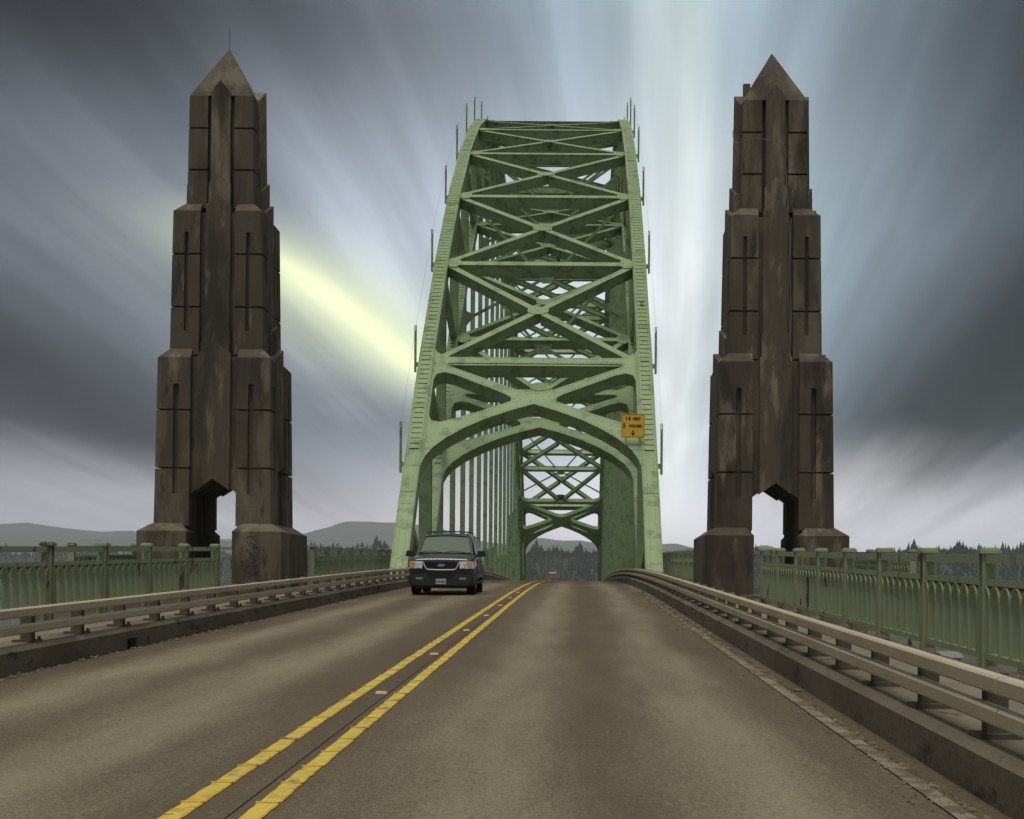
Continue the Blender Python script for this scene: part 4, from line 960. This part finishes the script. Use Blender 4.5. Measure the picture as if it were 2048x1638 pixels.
# pale dead trunks and a cabin on the wooded slope straight ahead
for i, (px, y0, y1) in enumerate(((1092, 1112, 1150), (1101, 1105, 1150), (1108, 1108, 1152), (1113, 1113, 1150), (1119, 1110, 1151), (1126, 1118, 1150))):
    a, b = pix(px, y1 + 6, 1700), pix(px, y0, 1700)
    t = root('dead_tree', a, 'bare pale dead trunk standing above the pale-roofed cabin', 'dead tree', 'bleached trunks on the wooded slope')
    part('trunk', MB().tube([a, a.lerp(b, .5) + V((.3, 0, 0)), b], .4, 6, .12), 'snag', t)
    part('branch', MB().tube([a.lerp(b, .6), a.lerp(b, .72) + V((1.4, 0, 0))], .22, 4, .08), 'snag', t)
def house(loc, w, d, hw_, hr, wall, roof, label, rz=0., chim=True, wins=3, wing=False):
    o = root('house', loc, label, 'house', None); o.rotation_euler.z = rz
    mk_ = lambda nm, mb, m, par=None: link(nm, mb.mesh(nm), m, par or o)
    W2, D2 = w / 2, d / 2
    mk_('wall', MB().prism([(-W2, -D2, -4), (W2, -D2, -4), (W2, D2, -4), (-W2, D2, -4)], [(-W2, -D2, hw_), (W2, -D2, hw_), (W2, D2, hw_), (-W2, D2, hw_)]).prism([(-W2, -D2, hw_), (-W2, D2, hw_), (-W2, 0, hw_ + hr)], [(W2, -D2, hw_), (W2, D2, hw_), (W2, 0, hw_ + hr)]), wall)
    e = .5; k = hr / D2; rf = MB()
    for s in (-1, 1):
        a = [(-W2 - e, s * (D2 + e), hw_ - k * e + .05), (W2 + e, s * (D2 + e), hw_ - k * e + .05), (W2 + e, 0, hw_ + hr + .05), (-W2 - e, 0, hw_ + hr + .05)]
        rf.prism(a, [(x, y, z + .22) for x, y, z in a])
    r_ = mk_('roof', rf, roof)
    if chim: mk_('chimney', MB().box(W2 * .4, W2 * .4 + .8, .2, 1., hw_ + hr * .5, hw_ + hr + 1.), 'siding_brown', r_)
    for st_ in range(2 if hw_ > 4 else 1):
        for i in range(wins):
            x = -W2 + w * (i + .5) / wins; z = 1. + 2.7 * st_
            f = mk_('window', MB().box(x - .75, x + .75, -D2 - .06, -D2 + .02, z, z + 1.4), 'trim'); mk_('pane', MB().box(x - .62, x + .62, -D2 - .08, -D2 - .05, z + .12, z + 1.28), 'pane', f)
    for s in (-1, 1):
        f = mk_('window', MB().box(s * (W2 + .06) - .05, s * (W2 + .06) + .05, -.7, .7, 1., 2.4), 'trim'); mk_('pane', MB().box(s * (W2 + .125) - .02, s * (W2 + .125) + .02, -.58, .58, 1.1, 2.3), 'pane', f)
    dd = mk_('door', MB().box(-.5 + w * .18, .5 + w * .18, -D2 - .07, -D2 + .02, 0, 2.1), 'siding_brown')
    return o
h_ = house(pix(1104, 1150, 1690), 7, 5, 1.6, 1.3, 'siding_brown', 'siding_grey', 'small pale-roofed cabin on the wooded slope seen through the arch', .2, False, 2)
# the town bank on the right: rough grass shelf that the houses stand on
GZ = -35.0
random.seed(31)
bank = MB(); nx, ny = 26, 22; vs = []
def gz(x, y): return GZ + .9 * math.sin(x / 37.) + .8 * math.cos(y / 51.) + (x - 40) * .006 - (9 if x < 30 else 0)
for j in range(ny):
    for i in range(nx):
        x = 10 + 40 * i; y = 120 + 90 * j; vs.append((x, y, gz(x, y)))
bank.add(vs, [(j * nx + i, j * nx + i + 1, (j + 1) * nx + i + 1, (j + 1) * nx + i) for j in range(ny - 1) for i in range(nx - 1)])
tag(part('shore_bank', bank, 'grass', smooth=True), 'low grassy shore with houses beside the bridge', None, None, 'structure')
def on_bank(px, D): x = CAMX + (px - PPX) * D / F_PX; return V((x, D, gz(x, D)))
HS = [(1897, 655, 9.5, 9, 5.2, 2.4, 'siding_grey', 'roof_grey', 'grey two-storey house with pale grey hipped-looking roof below the railing', .1),
      (1940, 590, 13, 9, 4.2, 2.2, 'siding_grey', 'roof_dark', 'long house with a dark shingle roof below the railing', -.15),
      (2040, 505, 9, 8, 4.6, 2.6, 'siding_white', 'roof_red', 'white house with a red gabled roof below the railing', 1.35),
      (1792, 760, 9, 8, 5.0, 2.6, 'siding_white', 'roof_grey', 'small white house with a grey roof among trees below the railing', .4),
      (1700, 820, 9, 8, 4.4, 2.6, 'siding_brown', 'roof_dark', 'brown house with a dark roof among trees below the railing', -.3)]
for px, D, w, d, hh, hr, wa, ro, lab, rz in HS: house(on_bank(px, D), w, d, hh, hr, wa, ro, lab, rz, True, 3)
# trees
def crown_mesh(kind, h, w, n, seed, ls):
    rd = random.Random(seed); mb = MB()
    lob = [(rd.uniform(-.5, .5), rd.uniform(-.5, .5), rd.uniform(.35, .85), rd.uniform(.35, .6)) for _ in range(9)]
    for _ in range(n):
        if kind == 'conifer':
            f = rd.random() ** .75; rr = w * (1 - f) * (.85 + .3 * math.sin(f * 46)) * math.sqrt(rd.uniform(.1, 1)) + .05; a = rd.uniform(0, 6.283); c = V((rr * math.cos(a), rr * math.sin(a), h * (.12 + .88 * f) - rr * .22))
            nv = V((math.cos(a), math.sin(a), -.35)).normalized()
        else:
            lx, ly, lz, lr = rd.choice(lob); q = V((rd.gauss(0, 1), rd.gauss(0, 1), rd.gauss(0, 1))).normalized(); c = V((lx * w, ly * w, lz * h)) + V((q.x * lr * w, q.y * lr * w, q.z * lr * h * .38)) * rd.uniform(.6, 1.); nv = q
        t = nv.cross(V((rd.random() - .5, rd.random() - .5, rd.random() - .5))).normalized(); b = nv.cross(t); s = ls * rd.uniform(.6, 1.4)
        o = nv * s * .5; k = len(mb.v)
        mb.v += [tuple(c - t * s), tuple(c + o + b * s * .5), tuple(c + t * s), tuple(c + o - b * s * .5)]; mb.f += [(k, k + 1, k + 2, k + 3)]
    return mb
def tree(loc, kind, h, w, label, group=None, n=1500, seed=1, cat='tree'):
    nm = 'conifer_tree' if kind == 'conifer' else 'leafy_tree'
    o = root(nm, loc, label, cat, group)
    tr = MB().tube([(0, 0, -2), (.1, 0, h * .4), (0, .1, h * .93 if kind == 'conifer' else h * .7)], h * .02 + .08, 7, .04)
    rd = random.Random(seed)
    for k in range(6):
        a = rd.uniform(0, 6.28); z = h * rd.uniform(.3, .65); tr.tube([(0, 0, z), (w * .5 * math.cos(a), w * .5 * math.sin(a), z + h * .1)], h * .008 + .03, 4, .02)
    link('trunk', tr.mesh('trunk'), 'bark', o)
    link('crown', crown_mesh(kind, h, w, n, seed, .045 * h if kind == 'conifer' else .05 * h).mesh('crown'), 'needle' if kind == 'conifer' else 'leaf', o)
    return o
def at_top(px, py, D, h): p = pix(px, py, D); return V((p.x, p.y, p.z - h))
tree(at_top(112, 1231, 260, 36), 'conifer', 36, 5.5, 'dark conifer tip showing against the bay water beside the guardrail', None, 3600, 4)
tree(at_top(12, 1251, 240, 26), 'broad', 26, 7, 'round green treetop below the railing at the water edge', None, 3200, 9)
rnd = random.Random(77)
for i, px in enumerate((1600, 1630, 1668, 1712, 1735, 1760, 1790, 1815, 1838, 1862, 1880, 1912, 1935, 1960, 1985, 2010, 2035, 2060, 1690, 1850, 1925, 2000)):
    D = rnd.uniform(560, 1150); h = rnd.uniform(7, 11); k = 'conifer' if rnd.random() < .45 else 'broad'
    p = on_bank(px + rnd.uniform(-8, 8), D)
    if any((p - on_bank(q[0], q[1])).length < 15 for q in HS): p.y += 60; p.x += 24; p.z = gz(p.x, p.y)
    tree(p, k, h * (1.2 if k == 'conifer' else .85), h * (.24 if k == 'conifer' else .55), 'dark conifer among the houses on the shore' if k == 'conifer' else 'low leafy tree among the houses on the shore', 'shore conifers among the houses' if k == 'conifer' else 'shore leafy trees among the houses', 420, 100 + i)

# ------------------------------------------------------------------ haze
hz = MB().box(-14600, 14600, -900, 13600, WZ - 5, 372)
hm_ = bpy.data.materials.new('sea haze'); hm_.use_nodes = True; SC.cycles.volume_bounces = 1; nt = hm_.node_tree
nt.nodes.remove(nt.nodes['Principled BSDF']); pv = nt.nodes.new('ShaderNodeVolumePrincipled')
pv.inputs['Color'].default_value = (.86, .92, 1.0, 1); pv.inputs['Density'].default_value = 8.5e-5; pv.inputs['Anisotropy'].default_value = .35
nt.links.new(pv.outputs[0], nt.nodes['Material Output'].inputs['Volume'])
tag(part('haze', hz, hm_), 'thin sea haze over the bay', 'haze', None, 'stuff')
